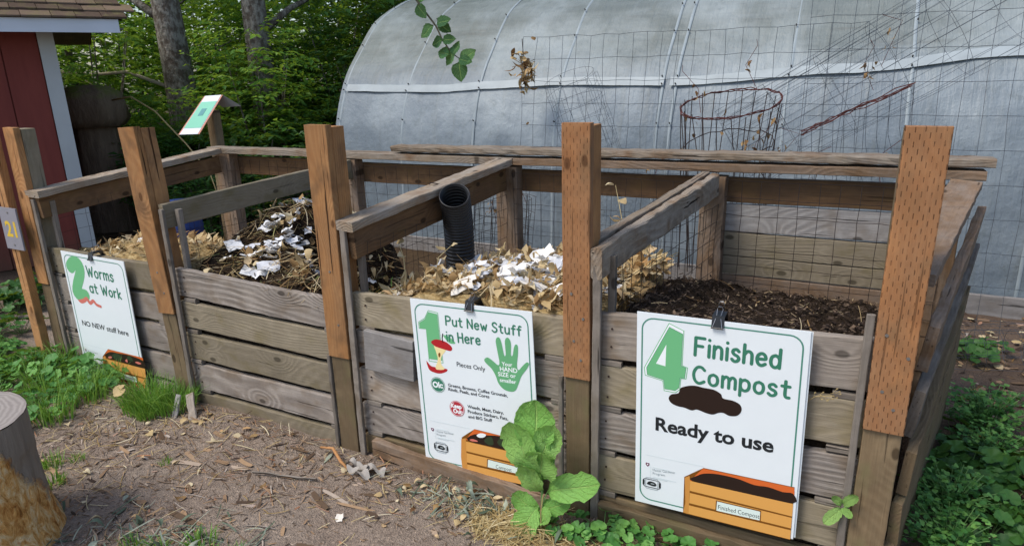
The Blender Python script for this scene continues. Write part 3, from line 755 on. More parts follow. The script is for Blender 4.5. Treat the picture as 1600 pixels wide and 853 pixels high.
# ------------------------------------------------------------------ litter on the ground
def inbin(x, y): return -4.75 < x < .58 and -.01 < y < 1.65
def attr_mat(name, stops, rough=.85, trans=0.):
    m = Mat(name, rough, .2); t = m.attr('tone'); c = m.ramp(t, [(p, lin(q)) for p, q in stops])
    n = m.noise(m.coord(), 45., 3.); c = m.mix(m.f('MULTIPLY', n, .5), c, m.mix(.5, c, lin('#2a211a')))
    m.base(c)
    if trans: m.translucent(c, trans)
    return m.m
M_chips = attr_mat('bark_chip_colours', [(0, '#3d3029'), (.35, '#62503f'), (.6, '#8c7259'), (.8, '#a88b6c'), (.93, '#b1a79c'), (1, '#a0673f')])
M_straw = attr_mat('straw_colours', [(0, '#8d7347'), (.4, '#b79f6b'), (.8, '#d6c595'), (1, '#e7dcbd')], .7, .15)
M_dead = attr_mat('dead_leaf_colours', [(0, '#6a4a2e'), (.3, '#ab8c5f'), (.6, '#d3bb8b'), (.88, '#eadcb8'), (1, '#c98f45')], .75, .25)
M_limp = attr_mat('wilted_leaf_colours', [(0, '#3c4a39'), (.4, '#6d7d68'), (.7, '#95a192'), (1, '#b9bfa9')], .75, .2)
M_paper = attr_mat('paper_colours', [(0, '#cfd3da'), (.3, '#e9ebee'), (.8, '#f6f6f4'), (1, '#e8e0d2')], .8, .1)
M_dark = attr_mat('dark_compost_colours', [(0, '#201915'), (.4, '#382d26'), (.7, '#52463b'), (.92, '#766453'), (1, '#a3906f')], .95)

def chip(mb, x, y, z, L, W, yaw, tone, bend=.2, tilt=.2, seg=3, roll=None):
    d = Vector((math.cos(yaw), math.sin(yaw), 0)); roll = U(-.5, .5) if roll is None else roll
    sd = Vector((-math.sin(yaw)*math.cos(roll), math.cos(yaw)*math.cos(roll), math.sin(roll)))
    pts = []; tl = U(-tilt, tilt); bd = U(-bend, bend); cv = U(-.25, .25)
    for i in range(seg + 1):
        t = i / seg - .5
        pts.append(Vector((x, y, z)) + d * (t * L) + Vector((-d.y, d.x, 0)) * (cv * L * (t*t)) + Vector((0, 0, 1)) * (t * L * tl + bd * L * (.25 - t*t)))
    mb.strip(pts, sd, [W*U(.5,1)] + [W]*(seg-1) + [W*U(.3,.9)] if seg > 1 else W, tone)
def scatter(n, x0, x1, y0, y1, dens=None):
    k = 0
    while k < n:
        x, y = U(x0, x1), U(y0, y1)
        if inbin(x, y): continue
        if dens and rnd.random() > dens(x, y): continue
        k += 1; yield x, y
near = lambda x, y: .25 + .75 * math.exp(-((y + .12) / .25) ** 2) + (.5 if x < -2.2 else 0)
mb = MB()
for x, y in scatter(6500, -5.0, .6, -1.9, .0, near):
    L = U(.006, .036) * (2.4 if rnd.random() < .08 else 1)
    chip(mb, x, y, gz(x, y) + U(.001, .006), L, L * U(.05, .16), rnd.gauss(-.1, .9), rnd.random() ** .9)
for x, y in scatter(2600, -5.0, .5, -1.8, .0, near):
    L = U(.02, .11); chip(mb, x, y, gz(x, y) + U(.001, .009), L, U(.0008, .003), rnd.gauss(-.15, .8), rnd.random() ** .8, .12, .12, 5)
for x, y in scatter(900, .55, 2.4, .0, 4.2):
    L = U(.015, .09); chip(mb, x, y, gz(x, y) + U(.002, .008), L, L * U(.12, .3), U(0, 2*PI), rnd.random(), .3, .25)
for x, y in scatter(26, -3.4, -1.8, -.8, -.05):
    chip(mb, x, y, gz(x, y) + .006, U(.08, .2), U(.004, .014), U(-.5, .3) + (PI if rnd.random() < .5 else 0), U(.3, .95), .1, .05, 6)
tag(mb.build('wood_chip_litter', M_chips, None, loc=(-2,-.5,0)), 'brown bark chips and splinters scattered over bare dirt', 'wood chips', kind='stuff')
mb = MB()
sd_ = lambda x, y: .2 + math.exp(-((x + 3.7) / .5) ** 2 - ((y + .35) / .3) ** 2) + math.exp(-((x + 1.35) / .5) ** 2 - ((y + .14) / .14) ** 2) + .6*math.exp(-((x + 2.6) / .6) ** 2 - ((y + .14) / .12) ** 2)
for x, y in scatter(1200, -5.0, .5, -1.7, .0, sd_):
    L = U(.03, .15); chip(mb, x, y, gz(x, y) + U(.003, .016), L, U(.0008, .0022), U(0, 2*PI), rnd.random(), .25, .18, 5)
tag(mb.build('straw_litter', M_straw, None, loc=(-2,-.5,0)), 'dry pale straw stems strewn over the dirt along the bins', 'straw', kind='stuff')
# tuft of dry straw heaped under the big leaved plant
mb = MB()
for _ in range(900):
    a = U(0, 2*PI); q = math.sqrt(rnd.random()); x, y = -1.04 + .30*q*math.cos(a), -.23 + .12*q*math.sin(a)
    L = U(.05, .17); chip(mb, x, y, gz(x, y) + .005 + .055 * (1 - q) * rnd.random() ** .6, L, U(.0008, .002), U(0, 2*PI), min(1, max(0, rnd.gauss(.5, .25))), .35, .25, 6)
tag(mb.build('dry_straw_mound', M_straw, None, loc=(-1.04,-.23,0)), 'low mound of dry tan straw beneath the big leaved green plant', 'straw', kind='stuff')
mb = MB()
def dryleaf(mb, p, L, yaw, tilt, tone, W=None, curl=.35):
    W = W or L * U(.28, .42); d = Vector((math.cos(yaw)*math.cos(tilt), math.sin(yaw)*math.cos(tilt), math.sin(tilt)))
    s = Vector((-math.sin(yaw), math.cos(yaw), U(-.4, .4))).normalized(); n = d.cross(s); p = Vector(p)
    vs = []; prof = (.0, .72, 1., .8, .42, .0); c1 = U(-curl, curl); c2 = U(.1, curl+.1) * (1 if rnd.random() < .5 else -1)
    for i, wv in enumerate(prof):
        t = i / 5; c = p + d * (L * t) + n * (c1 * L * math.sin(t * PI))
        for q in (-1, 0, 1):
            vs.append(c + s * (q * W * wv * U(.85, 1.1)) + n * (abs(q) * c2 * W * wv))
    fs = []
    for i in range(5):
        for q in (0, 1): fs.append((3*i+q, 3*i+q+1, 3*i+q+4, 3*i+q+3))
    mb.add(vs, fs, tone)
dl = lambda x, y: .08 + math.exp(-((x + 1.45) / .4) ** 2 - ((y + .15) / .12) ** 2) + .35 * math.exp(-((x + 3.3) / .4) ** 2 - ((y + .15) / .2) ** 2)
for x, y in scatter(170, -4.4, .4, -1.5, -.02, dl):
    dryleaf(mb, (x, y, gz(x, y) + .01), U(.02, .055), U(0, 2*PI), U(-.2, .3), rnd.random())
for x, y in scatter(240, .6, 2.4, .6, 4.):
    dryleaf(mb, (x, y, gz(x, y) + .01), U(.03, .09), U(0, 2*PI), U(-.1, .2), rnd.random())
tag(mb.build('dead_leaf_litter', M_dead, None, loc=(-1,0,0), smooth=True), 'dead tan leaves scattered on the ground around the bins', 'dead leaves', kind='stuff')
mb = MB()
wl = lambda x, y: math.exp(-((x + 1.35) / .28) ** 2 - ((y + .14) / .09) ** 2) + .8 * math.exp(-((x + 2.3) / .35) ** 2 - ((y + 1.0) / .18) ** 2)
for x, y in scatter(420, -3.2, -.8, -1.4, -.02, wl):
    if rnd.random() < .28: dryleaf(mb, (x, y, gz(x, y) + U(.005, .03)), U(.04, .1), U(0, 2*PI), U(-.2, .5), rnd.random(), U(.006, .016), curl=.7)
    else: chip(mb, x, y, gz(x, y) + U(.005, .02), U(.05, .16), U(.001, .004), U(0, 2*PI), rnd.random(), .3, .3, 6)
tag(mb.build('wilted_weed_litter', M_limp, None, loc=(-1.5,-.3,0), smooth=True), 'wilted grey green weeds pulled up and dropped on the dirt', 'wilted weeds', kind='stuff')

# ------------------------------------------------------------------ heaps inside the bins
M = Mat('dark_compost', .97, .12); P = M.coord()
n1 = M.noise(P, 18., 5., .7); n2 = M.noise(P, 70., 4., .7)
M.base(M.ramp(M.f('ADD', M.f('MULTIPLY', n1, .5), M.f('MULTIPLY', n2, .5)), [(.3, lin('#1c1613')), (.5, lin('#33291f')), (.66, lin('#554638')), (.75, lin('#7d6a50'))]))
M.bump(M.f('ADD', n1, n2), 1., .03); M_comp = M.m
M = Mat('dry_straw_core', .95, .12); P = M.coord(); n1 = M.noise(M.vm('MULTIPLY', P, (3., 8., 8.)), 9., 4., .7)
M.base(M.ramp(n1, [(.3, lin('#6a5436')), (.5, lin('#ab9264')), (.7, lin('#d3bf92'))])); M.bump(n1, 1., .02); M_core = M.m
def heap(name, x0, x1, y0, y1, zf, mat, label, rough=.035):
    nx_, ny_ = int((x1-x0)/.035), int((y1-y0)/.035); mb = MB(); vs = []
    H = lambda x, y: zf(x, y) + rough * fbm(x, y, 3, 9., 4) + rough*.6 * fbm(x, y, 8, 30., 2)
    for j in range(ny_+1):
        for i in range(nx_+1):
            x, y = x0+(x1-x0)*i/nx_, y0+(y1-y0)*j/ny_; vs.append((x, y, H(x, y)))
    fs = [(j*(nx_+1)+i, j*(nx_+1)+i+1, (j+1)*(nx_+1)+i+1, (j+1)*(nx_+1)+i) for j in range(ny_) for i in range(nx_)]
    rim = [i for i in range(nx_+1)] + [j*(nx_+1)+nx_ for j in range(1, ny_+1)] + [ny_*(nx_+1)+i for i in range(nx_-1, -1, -1)] + [j*(nx_+1) for j in range(ny_-1, 0, -1)]
    o = len(vs); vs += [(vs[k][0], vs[k][1], .0) for k in rim]; m = len(rim)
    fs += [(rim[k], o+k, o+(k+1) % m, rim[(k+1) % m]) for k in range(m)]
    mb.add(vs, fs); ob = mb.build(name, mat, None, loc=((x0+x1)/2, (y0+y1)/2, 0), smooth=True)
    return tag(ob, label, 'compost heap'), H
# second bin from the left: dark compost with paper and straw
def sst(a, b, v):
    t = min(1, max(0, (v-a)/(b-a))); return t*t*(3-2*t)
def low2(x, y, z):
    xb = -2.52 - .5*sst(.15, .6, y); g = sst(xb, xb+.3, x); return z*(1-g) + (.42 + .3*(1-sst(.08,.25,y)))*g
h2, H2 = heap('compost_heap', -3.33, -2.14, .085, 1.44, lambda x, y: low2(x, y, .775 + .29 * min(1, max(0, (y-.08)/.75)) ** .8 - .42 * max(0, (y - .85)) - .10*max(0, (-2.95 - x)) + .03*math.sin(x*5)), M_comp, 'dark brown compost heap with paper scraps in the bin behind unsigned boards')
h1, H1 = heap('compost_heap', -2.03, -.9, .085, 1.30, lambda x, y: .84 + .05 * math.exp(-((x+1.35)/.4)**2) - .16 * max(0, (y-.45)) - (.30*max(0, -1.75 - x)) + .04*math.exp(-((x+1.)/.2)**2 - ((y-.8)/.3)**2), M_core, 'pale heap of straw and paper behind the Put New Stuff sign')
h4, H4 = heap('compost_heap', -.79, .26, .085, 1.44, lambda x, y: .90 - .26 * (y-.08)/1.35 + .06*math.exp(-((x+.72)/.2)**2 - ((y-.9)/.5)**2), M_comp, 'dark crumbly finished compost in the last bin behind Finished Compost sign')
h3, H3 = heap('compost_heap', -4.48, -3.42, .085, 1.44, lambda x, y: .78 + .09 * math.exp(-((x + 3.85)/.35)**2 - ((y-.3)/.25)**2) - .25*max(0, y-.5), M_core, 'low heap of dry tan straw behind the Worms at Work sign')
def litter(n, H, x0, x1, y0, y1, kinds, mb, dens=None, zadd=.0):
    k = 0
    while k < n:
        x, y = U(x0, x1), U(y0, y1)
        if dens and rnd.random() > dens(x, y): continue
        k += 1; z = H(x, y) + U(.0, .02) + zadd
        kd = rnd.choice(kinds)
        if kd == 's': chip(mb, x, y, z, U(.05, .2), U(.001, .003), U(0, 2*PI), rnd.random(), .4, .5, 6)
        elif kd == 'l': dryleaf(mb, (x, y, z), U(.045, .10), U(0, 2*PI), U(-.3, 1.1), .2 + .75*rnd.random(), U(.006, .026), curl=U(.1, .7))
        else: 
            L = U(.007, .03); chip(mb, x, y, z, L, L*U(.08, .25), U(0, 2*PI), rnd.random() ** 1.2, .3, .5, 2)
M_mid = attr_mat('stemmy_compost_colours', [(0, '#241a13'), (.35, '#453626'), (.6, '#6e5a3f'), (.8, '#97814f'), (.92, '#b7a678'), (1, '#74804a')], .95)
mb = MB(); litter(3600, H2, -3.33, -2.14, .09, 1.4, 'cccss', mb); 
tag(mb.build('compost_crumbs', M_mid, None, loc=(-2.8,.6,.8)), 'dark crumbly fragments covering the compost heap behind unsigned boards', 'compost crumbs', kind='stuff')
mb = MB(); litter(3600, H4, -.79, .26, .09, 1.42, 'cccccc', mb)
tag(mb.build('compost_crumbs', M_dark, None, loc=(-.3,.6,.8)), 'dark crumbly fragments on the finished compost in the last bin', 'compost crumbs', kind='stuff')
mb = MB()
litter(1700, H2, -3.3, -2.2, .1, 1.4, 'sssssl', mb, lambda x, y: math.exp(-((x+2.62)/.2)**2 - ((y-.75)/.35)**2) + .24, .014)
litter(45, H4, -.79, .25, .1, 1.3, 'sssc', mb)
litter(1100, H1, -2.0, -.92, .09, 1.28, 'sssll', mb, None, .014); litter(330, H1, -2.0, -.93, .09, .35, 'llls', mb, None, .02); litter(260, H1, -1.2, -.9, .3, 1.2, 'llls', mb, None, .05)
litter(520, H3, -4.4, -3.45, .1, 1.0, 'sllc', mb, None, .012)
for _ in range(90):     # straw pushed up against the wire beside the last bin
    y = U(.4, 1.2); z = .80 + .2 * rnd.random() * math.exp(-((y-.75)/.35)**2)
    dryleaf(mb, (-.86 + U(-.06, .05), y, z), U(.04, .09), U(0, 2*PI), U(-.4, .8), U(.3, 1), curl=.5)
tag(mb.build('dry_leaf_and_straw', M_dead, None, loc=(-2.2,.6,.8), smooth=True), 'crisp tan dead leaves and straw lying on top of the heaps', 'dead leaves', kind='stuff')
mb = MB()
for k in range(90): chip(mb, -2.75 + rnd.gauss(0, .09), .95 + rnd.gauss(0, .1), H2(-2.75, .95) + U(.0, .05), U(.04, .1), U(.002, .005), U(0, 2*PI), rnd.random(), .4, .6, 4)
LG = leafmat('green_clippings', [(0, '#4d7d36'), (1, '#8db85e')], .2)
tag(mb.build('grass_clippings', LG, None, loc=(-2.75,.95,1.05)), 'small patch of fresh green clippings on top of dark compost heap', 'grass clippings', kind='stuff')
# stalks with papery leaves that stick up out of the pale heap
def stalk(base, top, label, n=4):
    r = thing('dry_stalk', label, 'dry stalk', base); base = Vector(base); top = Vector(top)
    mid = (base + top) / 2 + Vector((U(-.04, .04), U(-.04, .04), .03))
    path = [base + (mid-base)*t*2 if t < .5 else mid + (top-mid)*(t-.5)*2 for t in (0, .25, .5, .75, 1)]
    mb = MB(); mb.tube(path, [.0028, .0026, .0023, .002, .0015], 5, .7); mb.build('stem', M_straw, r)
    mb = MB()
    for i in range(n):
        p = path[1 + i % 4] + Vector((U(-.01, .01), U(-.01, .01), 0)); dryleaf(mb, p, U(.045, .075), U(0, 2*PI), U(-.6, .5), U(.55, .95), curl=.4)
    mb.build('leaves', M_dead, r, smooth=True)
    return r
stalk((-1.93,.25,.84), (-2.03,.35,1.02), 'papery tan stalk leaning beside second brown post, left of the black pipe')
stalk((-1.86,.4,.82), (-1.82,.55,1.0), 'straight dry stalk in front of the black pipe')
stalk((-1.55,.5,.86), (-1.52,.55,1.03), 'dry stalk with curled leaves just right of the black pipe', 5)
stalk((-1.0,1.0,.84), (-1.13,1.1,1.25), 'tall thin dry stalk rising against mesh left of third incised post', 6)
stalk((-.88,.75,.88), (-.72,.85,.98), 'dry stalk with pale leaves poking through wire beside finished compost', 5)
# torn paper
def paper(x, y, z, s, label, group):
    mb = MB(); n = 4; yaw = U(0, 2*PI); tx, ty = U(-.5, .5), U(-.5, .5)
    if tx*tx + ty*ty < .06: tx += .35
    R_ = Matrix.Rotation(yaw, 3, 'Z') @ Matrix.Rotation(tx, 3, 'X') @ Matrix.Rotation(ty, 3, 'Y')
    a, b = s * U(.7, 1.1), s * U(.45, .8); sd2 = U(0, 99); vs = []
    for j in range(n+1):
        for i in range(n+1):
            u, v = i/n-.5, j/n-.5
            k = 1 - .25*abs(fbm(u*3+sd2, v*3, 0, 1, 2)) if (i in (0, n) or j in (0, n)) else 1
            vs.append(R_ @ Vector((u*a*k, v*b*k, .20*s*fbm(u*2.2+sd2, v*2.2, 5, 1, 2))))
    mb.add(vs, [(j*(n+1)+i, j*(n+1)+i+1, (j+1)*(n+1)+i+1, (j+1)*(n+1)+i) for j in range(n) for i in range(n)], rnd.random())
    o = mb.build('paper_scrap', M_paper, None, loc=(0,0,0), smooth=True); o.location = (x, y, z)
    return tag(o, label, 'paper scrap', group)
for k in range(150):
    x, y = rnd.gauss(-1.30, .22), rnd.gauss(.42, .22)
    if not (-1.95 < x < -.93 and .12 < y < 1.1): continue
    paper(x, y, H1(x, y) + U(.03, .07), U(.055, .14), 'torn white paper scrap on the pale straw heap by the Put New Stuff sign', 'paper scraps on the pale straw heap')
for k in range(130):
    x, y = rnd.gauss(-2.93, .22), rnd.gauss(.62, .26)
    if not (-3.28 < x < -2.45 and .13 < y < 1.2): continue
    paper(x, y, H2(x, y) + U(.02, .05), U(.04, .11), 'torn white paper scrap on the dark compost heap', 'paper scraps on the dark compost heap')
for x, y in ((-2.62,.5),(-2.55,.45),(-2.48,.52),(-2.58,.38),(-2.7,.35),(-2.42,.42),(-2.35,.4),(-2.66,.55),(-2.8,.2),(-3.1,.2),(-2.95,.17),(-2.45,.3),(-3.2,.3),(-2.5,.62)):
    paper(x+U(-.03,.03), y+U(-.03,.03), H2(x, y) + U(.025, .05), U(.09, .17), 'torn white paper scrap on the dark compost heap', 'paper scraps on the dark compost heap')
for x, y in ((-4.0,.3),(-3.8,.25),(-4.1,.35),(-3.7,.3)):
    paper(x, y, H3(x, y) + .03, U(.06, .1), 'cream paper scrap on the low straw heap by the Worms at Work sign', 'paper scraps on the low straw heap')
paper(-1.83, -.49, .012, .05, 'tiny white paper scrap lying on bare dirt before the bins', None)
# corrugated pipe
r = thing('corrugated_pipe', 'black ribbed plastic drain pipe standing upright in the pale heap', 'pipe', (-1.885, .72, .6))
M_pipe = plain('black_pipe_plastic', '#17181b', .42, .5)
prof = []; z = 0.
while z < .80:
    prof += [(.0785, z), (.0835, z+.004), (.0835, z+.011), (.0785, z+.015), (.0755, z+.018)]; z += .0215
zt = prof[-1][1]; prof += [(.082, zt), (.083, zt+.010), (.079, zt+.012)]
inner = [(rr - .006, zz) for rr, zz in prof[::-1]]
def axis_pt(u):
    """pipe rises straight, then its open end droops toward the front"""
    ang = 0.; p = Vector((-1.94, .80, .44)); f = Vector((.42, -.907, 0)); n_ = 40; h = u / n_
    for k in range(n_):
        ang = math.radians(3 + 37 * sst(.42, .82, k*h)); p += (Vector((0,0,1))*math.cos(ang) + f*math.sin(ang)) * h
    d = Vector((0,0,1))*math.cos(ang) + f*math.sin(ang); e = f*math.cos(ang) - Vector((0,0,1))*math.sin(ang)
    return p, e, d.cross(e)
ring = prof + inner[1:]; N = 40; mb = MB(); vs = []
for rr, zz in ring:
    p, e, g_ = axis_pt(zz); vs += [p + e*(rr*math.cos(2*PI*k/N)) + g_*(rr*math.sin(2*PI*k/N)) for k in range(N)]
mb.add(vs, [(i*N+k, i*N+(k+1) % N, (i+1)*N+(k+1) % N, (i+1)*N+k) for i in range(len(ring)-1) for k in range(N)])
mb.build('pipe_body', M_pipe, r, smooth=True)
mb = MB(); cx, cy = -1.935, .74
mb.tube([(cx-.02,cy+.078,1.20), (cx-.06,cy+.03,1.255), (-2.06,.72,1.275), (-2.12,.72,1.22), (cx-.08,cy+.02,1.18)], .003, 5)
mb.build('tie_wire', M_wire, r)

# ------------------------------------------------------------------ small plants
L_mall = leafmat('mallow_leaf', [(0, '#2f5a2b'), (.45, '#4a803b'), (.85, '#76a853'), (1, '#a5c673')], .2)
L_bright = leafmat('bright_leaf', [(0, '#3d7a2a'), (.5, '#5fa338'), (1, '#92c356')], .22)
L_must = leafmat('mustard_leaf', [(0, '#659f48'), (.5, '#85b95c'), (1, '#a9cf78')], .28, .45, '#9fd04e', veins=True)
L_grass = leafmat('grass_blade', [(0, '#3a6626'), (.4, '#5f9638'), (.8, '#95bc5c'), (1, '#c9cf8a')], .3)
L_deep = leafmat('deep_green_leaf', [(0, '#23451f'), (.5, '#38642c'), (1, '#55823d')], .2)
M_stem = plain('green_stem', '#6f9455', .6, .3, 0, .1)
def roundleaf(mb, p, R, nrm, tone, lobes=5, az=0.):
    p = Vector(p); nrm = Vector(nrm).normalized(); t = nrm.orthogonal().normalized(); b = nrm.cross(t); n = 26
    vs = [p]; cup = U(.1, .3)
    for ring_ in (.55, 1.):
        for k in range(n):
            a = 2*PI*k/n; gap = abs((a + PI) % (2*PI) - PI)
            rr = R * ring_ * (1 - .13*(ring_)*(1-abs(math.cos(lobes*a/2))) + .035*math.cos(a*13)*ring_)
            if gap < .35: rr *= .25 + gap/.35*.75
            aa = a + az
            vs.append(p + (t*math.cos(aa) + b*math.sin(aa))*rr + nrm*(R*cup*ring_*ring_ + R*.08*math.cos(aa*lobes)*ring_))
    fs = [(0, 1+k, 1+(k+1) % n) for k in range(n)] + [(1+k, 1+n+k, 1+n+(k+1) % n, 1+(k+1) % n) for k in range(n)]
    mb.add(vs, fs, tone)
def mallow(name, nl, spread, hgt, R, mat, seed, lobes=5):
    """a low rosette of round lobed leaves on thin stalks"""
    r = thing(name, None, 'plant', (0,0,0)); lm, sm = MB(), MB()
    for k in range(nl):
        a = U(0, 2*PI); q = math.sqrt(rnd.random()) * spread; h = hgt * U(.45, 1) * (1 - .4*q/spread)
        p = Vector((q*math.cos(a), q*math.sin(a), h))
        roundleaf(lm, p, R*U(.6, 1.15), (math.cos(a)*.5*q/spread+U(-.25,.25), math.sin(a)*.5*q/spread+U(-.35,.15)-.15, 1), rnd.random(), lobes, U(0, 6))
        sm.tube([(p.x*.15, p.y*.15, 0), (p.x*.6, p.y*.6, h*.7), p], .0016, 4)
    lm.build('leaves', mat, r, loc=(0,0,0), smooth=True); sm.build('stalks', M_stem, r, loc=(0,0,0)); return r
def grass(name, n, spread, hgt, mat):
    r = thing(name, None, 'grass tuft', (0,0,0)); mb = MB()
    for k in range(n):
        a = U(0, 2*PI); q = math.sqrt(rnd.random())*spread; x, y = q*math.cos(a), q*math.sin(a)
        L = hgt*U(.5, 1.1); da = a + U(-1.2, 1.2); lean = U(.15, .9)
        pts = []; 
        for i in range(5):
            t = i/4; pts.append((x + math.cos(da)*lean*L*t*t*.8, y + math.sin(da)*lean*L*t*t*.8, L*(t - .35*lean*t*t*t)))
        w_ = U(.0014, .003); sa = U(0, PI)
        mb.strip(pts, (math.cos(sa), math.sin(sa), 0), [w_, w_, w_*.8, w_*.5, .0002], rnd.random())
    ob = mb.build('blades', mat, r, loc=(0,0,0)); return r
def bushy(name, nst, spread, hgt, leaf, mat):
    """branching weed with many tiny leaves"""
    r = thing(name, None, 'plant', (0,0,0)); lm, sm = MB(), MB()
    for k in range(nst):
        a = U(0, 2*PI); q = math.sqrt(rnd.random())*spread; top = Vector((q*math.cos(a), q*math.sin(a), hgt*U(.5, 1)*(1-.4*(q/spread)**2))); 
        path = [Vector((top.x*.2, top.y*.2, 0)), top*.6 + Vector((0,0,.02)), top]; sm.tube(path, .0016, 3)
        for i in range(11):
            t = U(.3, 1.05); c = path[0] + (top - path[0])*t + Vector((U(-.03,.03), U(-.03,.03), U(-.015,.015)))
            dryleaf(lm, c, leaf*U(.7, 1.3), U(0, 2*PI), U(-.2, .6), rnd.random(), leaf*U(.4, .55), .2)
    lm.build('leaves', mat, r, loc=(0,0,0), smooth=True); sm.build('stems', M_stem, r, loc=(0,0,0)); return r
def place(proto, spots, label, group, first=True):
    for i, sp in enumerate(spots):
        x, y, s = sp[:3]
        if first and i == 0: o = proto; o.location = (x, y, gz(x, y) - .004); o.rotation_euler = (0, 0, U(0, 6)); o.scale = (s, s, s)
        else: o = copy_tree(proto, (x, y, gz(x, y) - .004), U(0, 6), s)
        o['label'] = label if len(sp) < 4 else sp[3]; o['group'] = group
m1 = mallow('mallow_plant', 16, .13, .10, .032, L_mall, 1)
place(m1, [(-.76,-.10,1.), (-.66,-.06,.9), (-.88,-.16,.8), (-.72,-.2,.8)], 'low mallow plant with scalloped leaves at foot of third incised post', 'mallow plants at the foot of the third incised post')
m2 = mallow('mallow_plant', 13, .12, .08, .03, L_mall, 2)
place(m2, [(-.47,-.04,.95), (-.36,-.06,.9), (-.55,-.13,.7), (-.42,-.15,.9), (-.60,-.09,.85), (-.3,-.14,.8), (-.2,-.08,.7)], 'low mallow plant below the Finished Compost sign', 'mallow plants under the finished compost sign')
m3 = mallow('mallow_plant', 26, .18, .15, .034, L_mall, 3)
spots = [(U(-5.7,-3.95), U(-.55,.0), U(.8,1.25)) for _ in range(24)] + [(-4.15,-.1,1.1), (-4.02,-.16,.95), (-4.3,-.08,1.15), (-4.5,-.12,1.2), (-4.7,-.18,1.2)]
place(m3, spots, 'leafy green mallow growing in weedy patch below the Worms at Work sign', 'leafy weeds below the Worms at Work sign')
m4 = mallow('mallow_plant', 18, .17, .17, .045, L_deep, 4)
place(m4, [(U(-6.6,-5.0), U(-.4,1.2), U(.9,1.4)) for _ in range(20)], 'dark green mallow growing between red shed and orange post', 'dark weeds in front of the red shed')
g1 = grass('grass_tuft', 420, .12, .19, L_grass)
place(g1, [(-3.55,-.16,1.1,'thick grass tuft with round tan leaf at foot of second orange post'), (-3.38,-.10,.95,'thick grass tuft just right of the second orange post'),
           (-3.46,-.22,.6,'short low grass tuft in front of the two thick tufts at second post')], None, 'big grass tufts at the second post')
g2 = grass('grass_tuft', 110, .09, .20, L_grass)
place(g2, [(U(-5.4,-3.85), U(-.5,-.02), U(.8,1.2)) for _ in range(16)] + [(-4.2,-.35,1.), (-4.0,-.2,.9), (-4.4,-.3,1.)], 'wispy grass tuft among the weeds below Worms at Work sign', 'wispy grass among the weeds')
g3 = grass('grass_tuft', 60, .05, .07, L_grass)
place(g3, [(-3.45,-.76,1.1), (-3.26,-.87,1.1), (-3.38,-.68,.7), (-2.95,-.5,.6)], 'small grass tuft on dirt beside the cut stump', 'small grass tufts by the stump')
place(g3, [(-2.25,-.86,1.2), (-2.15,-.92,1.), (-2.05,-.88,1.1), (-2.5,-1.0,.9), (-2.38,-.97,1.)], 'small grass tuft on dirt at bottom edge of the picture', 'small grass tufts in open dirt', False)
place(g3, [(-.1,-.02,1.), (.02,-.05,1.2), (-.22,-.04,1.)], 'small grass tuft under the finished compost crate picture', 'small grass tufts under the finished compost sign', False)
b1 = bushy('bushy_weed', 60, .20, .25, .027, L_mall)
place(b1, [(.76,1.5,1.1,'bushy bright green weed with tiny leaves, farther of two beside side planks'), (.74,1.15,.8,'small bushy green weed in the middle beside side planks'), (.52,.62,.95,'bushy green weed low beside bottom of last post'), (.50,.35,.9,'bushy green weed nearest the camera beside last post')], None, 'bushy weeds right of the bins')
m5 = mallow('broad_leaf_weed', 15, .2, .16, .058, L_deep, 5)
place(m5, [(.62,.92,1.), (.74,.98,1.05), (.86,.95,.95), (.72,.72,.9), (.9,1.15,.8), (.60,1.05,.9), (.95,.8,.8), (.56,.75,.8), (.66,.55,.85), (.8,.6,.8), (.6,1.3,.7)], 'broad leaved dark green weed beside the right end planks', 'broad leaved weeds right of the bins')
place(m5, [(.80,2.5,.8), (.92,2.65,.7), (1.2,2.3,.7), (1.35,1.9,.7), (1.6,2.5,.8)], 'broad leaved weed on brown soil near wire roll behind the bins', 'scattered broad leaved weeds on the soil', False)
place(b1, [(1.15,1.25,.6), (1.3,1.5,.6)], 'little bushy weed alone on brown soil at right edge', 'little weeds on the soil', False)
# tall leafy plant in front of sign 1
r = thing('mustard_plant', 'tall plant with big veined green leaves in front of the Put New Stuff sign', 'plant', (-1.02, -.15, 0))
def bigleaf(base, tip, W, nrm, tone, lobe=0., ex=(1.22, .42)):
    mb = MB(); base = Vector(base); tip = Vector(tip); d = tip - base; L = d.length; d.normalize(); nrm = Vector(nrm); s = d.cross(nrm).normalized(); n = s.cross(d).normalized()
    nu, nv = 10, 16; vs = []; uv = []; sd2 = U(0, 50)
    for j in range(nv+1):
        t = j/nv; wv = W * (math.sin(PI * t**ex[0]) ** ex[1] if 0 < t < 1 else .03)
        wv *= 1 + .05*math.sin(t*34+sd2) + .035*math.sin(t*71+sd2) + lobe*math.sin(t*19)
        if t < .12: wv = max(wv*.5, W*.05)
        c = base + d*(L*t) + n*(-.20*L*t*t + .05*L*math.sin(t*7))
        for i in range(nu+1):
            u = i/nu*2-1
            vs.append(c + s*(u*wv) + n*(abs(u)**1.4*wv*.22 + .10*W*abs(u)*fbm(u*2.5+sd2, t*5, 0, 1, 2) + .012*math.sin(t*44)*(abs(u)**2)*W*5 - .02*W*math.cos(u*9)))
            uv.append((i/nu, t))
    mb.add(vs, [(j*(nu+1)+i, j*(nu+1)+i+1, (j+1)*(nu+1)+i+1, (j+1)*(nu+1)+i) for j in range(nv) for i in range(nu)], tone); mb.uv = uv
    mb.build('leaf', L_must, r, smooth=True)
bigleaf((-1.03,-.16,.36), (-1.03,-.20,.585), .088, (.1,-1,.45), .5)
bigleaf((-1.04,-.17,.28), (-1.125,-.25,.485), .078, (-.25,-1,.5), .75)
bigleaf((-1.01,-.16,.25), (-.985,-.245,.385), .076, (.15,-.8,.8), .7)
bigleaf((-.99,-.15,.17), (-.775,-.19,.295), .058, (.1,-.9,.75), .45, .08)
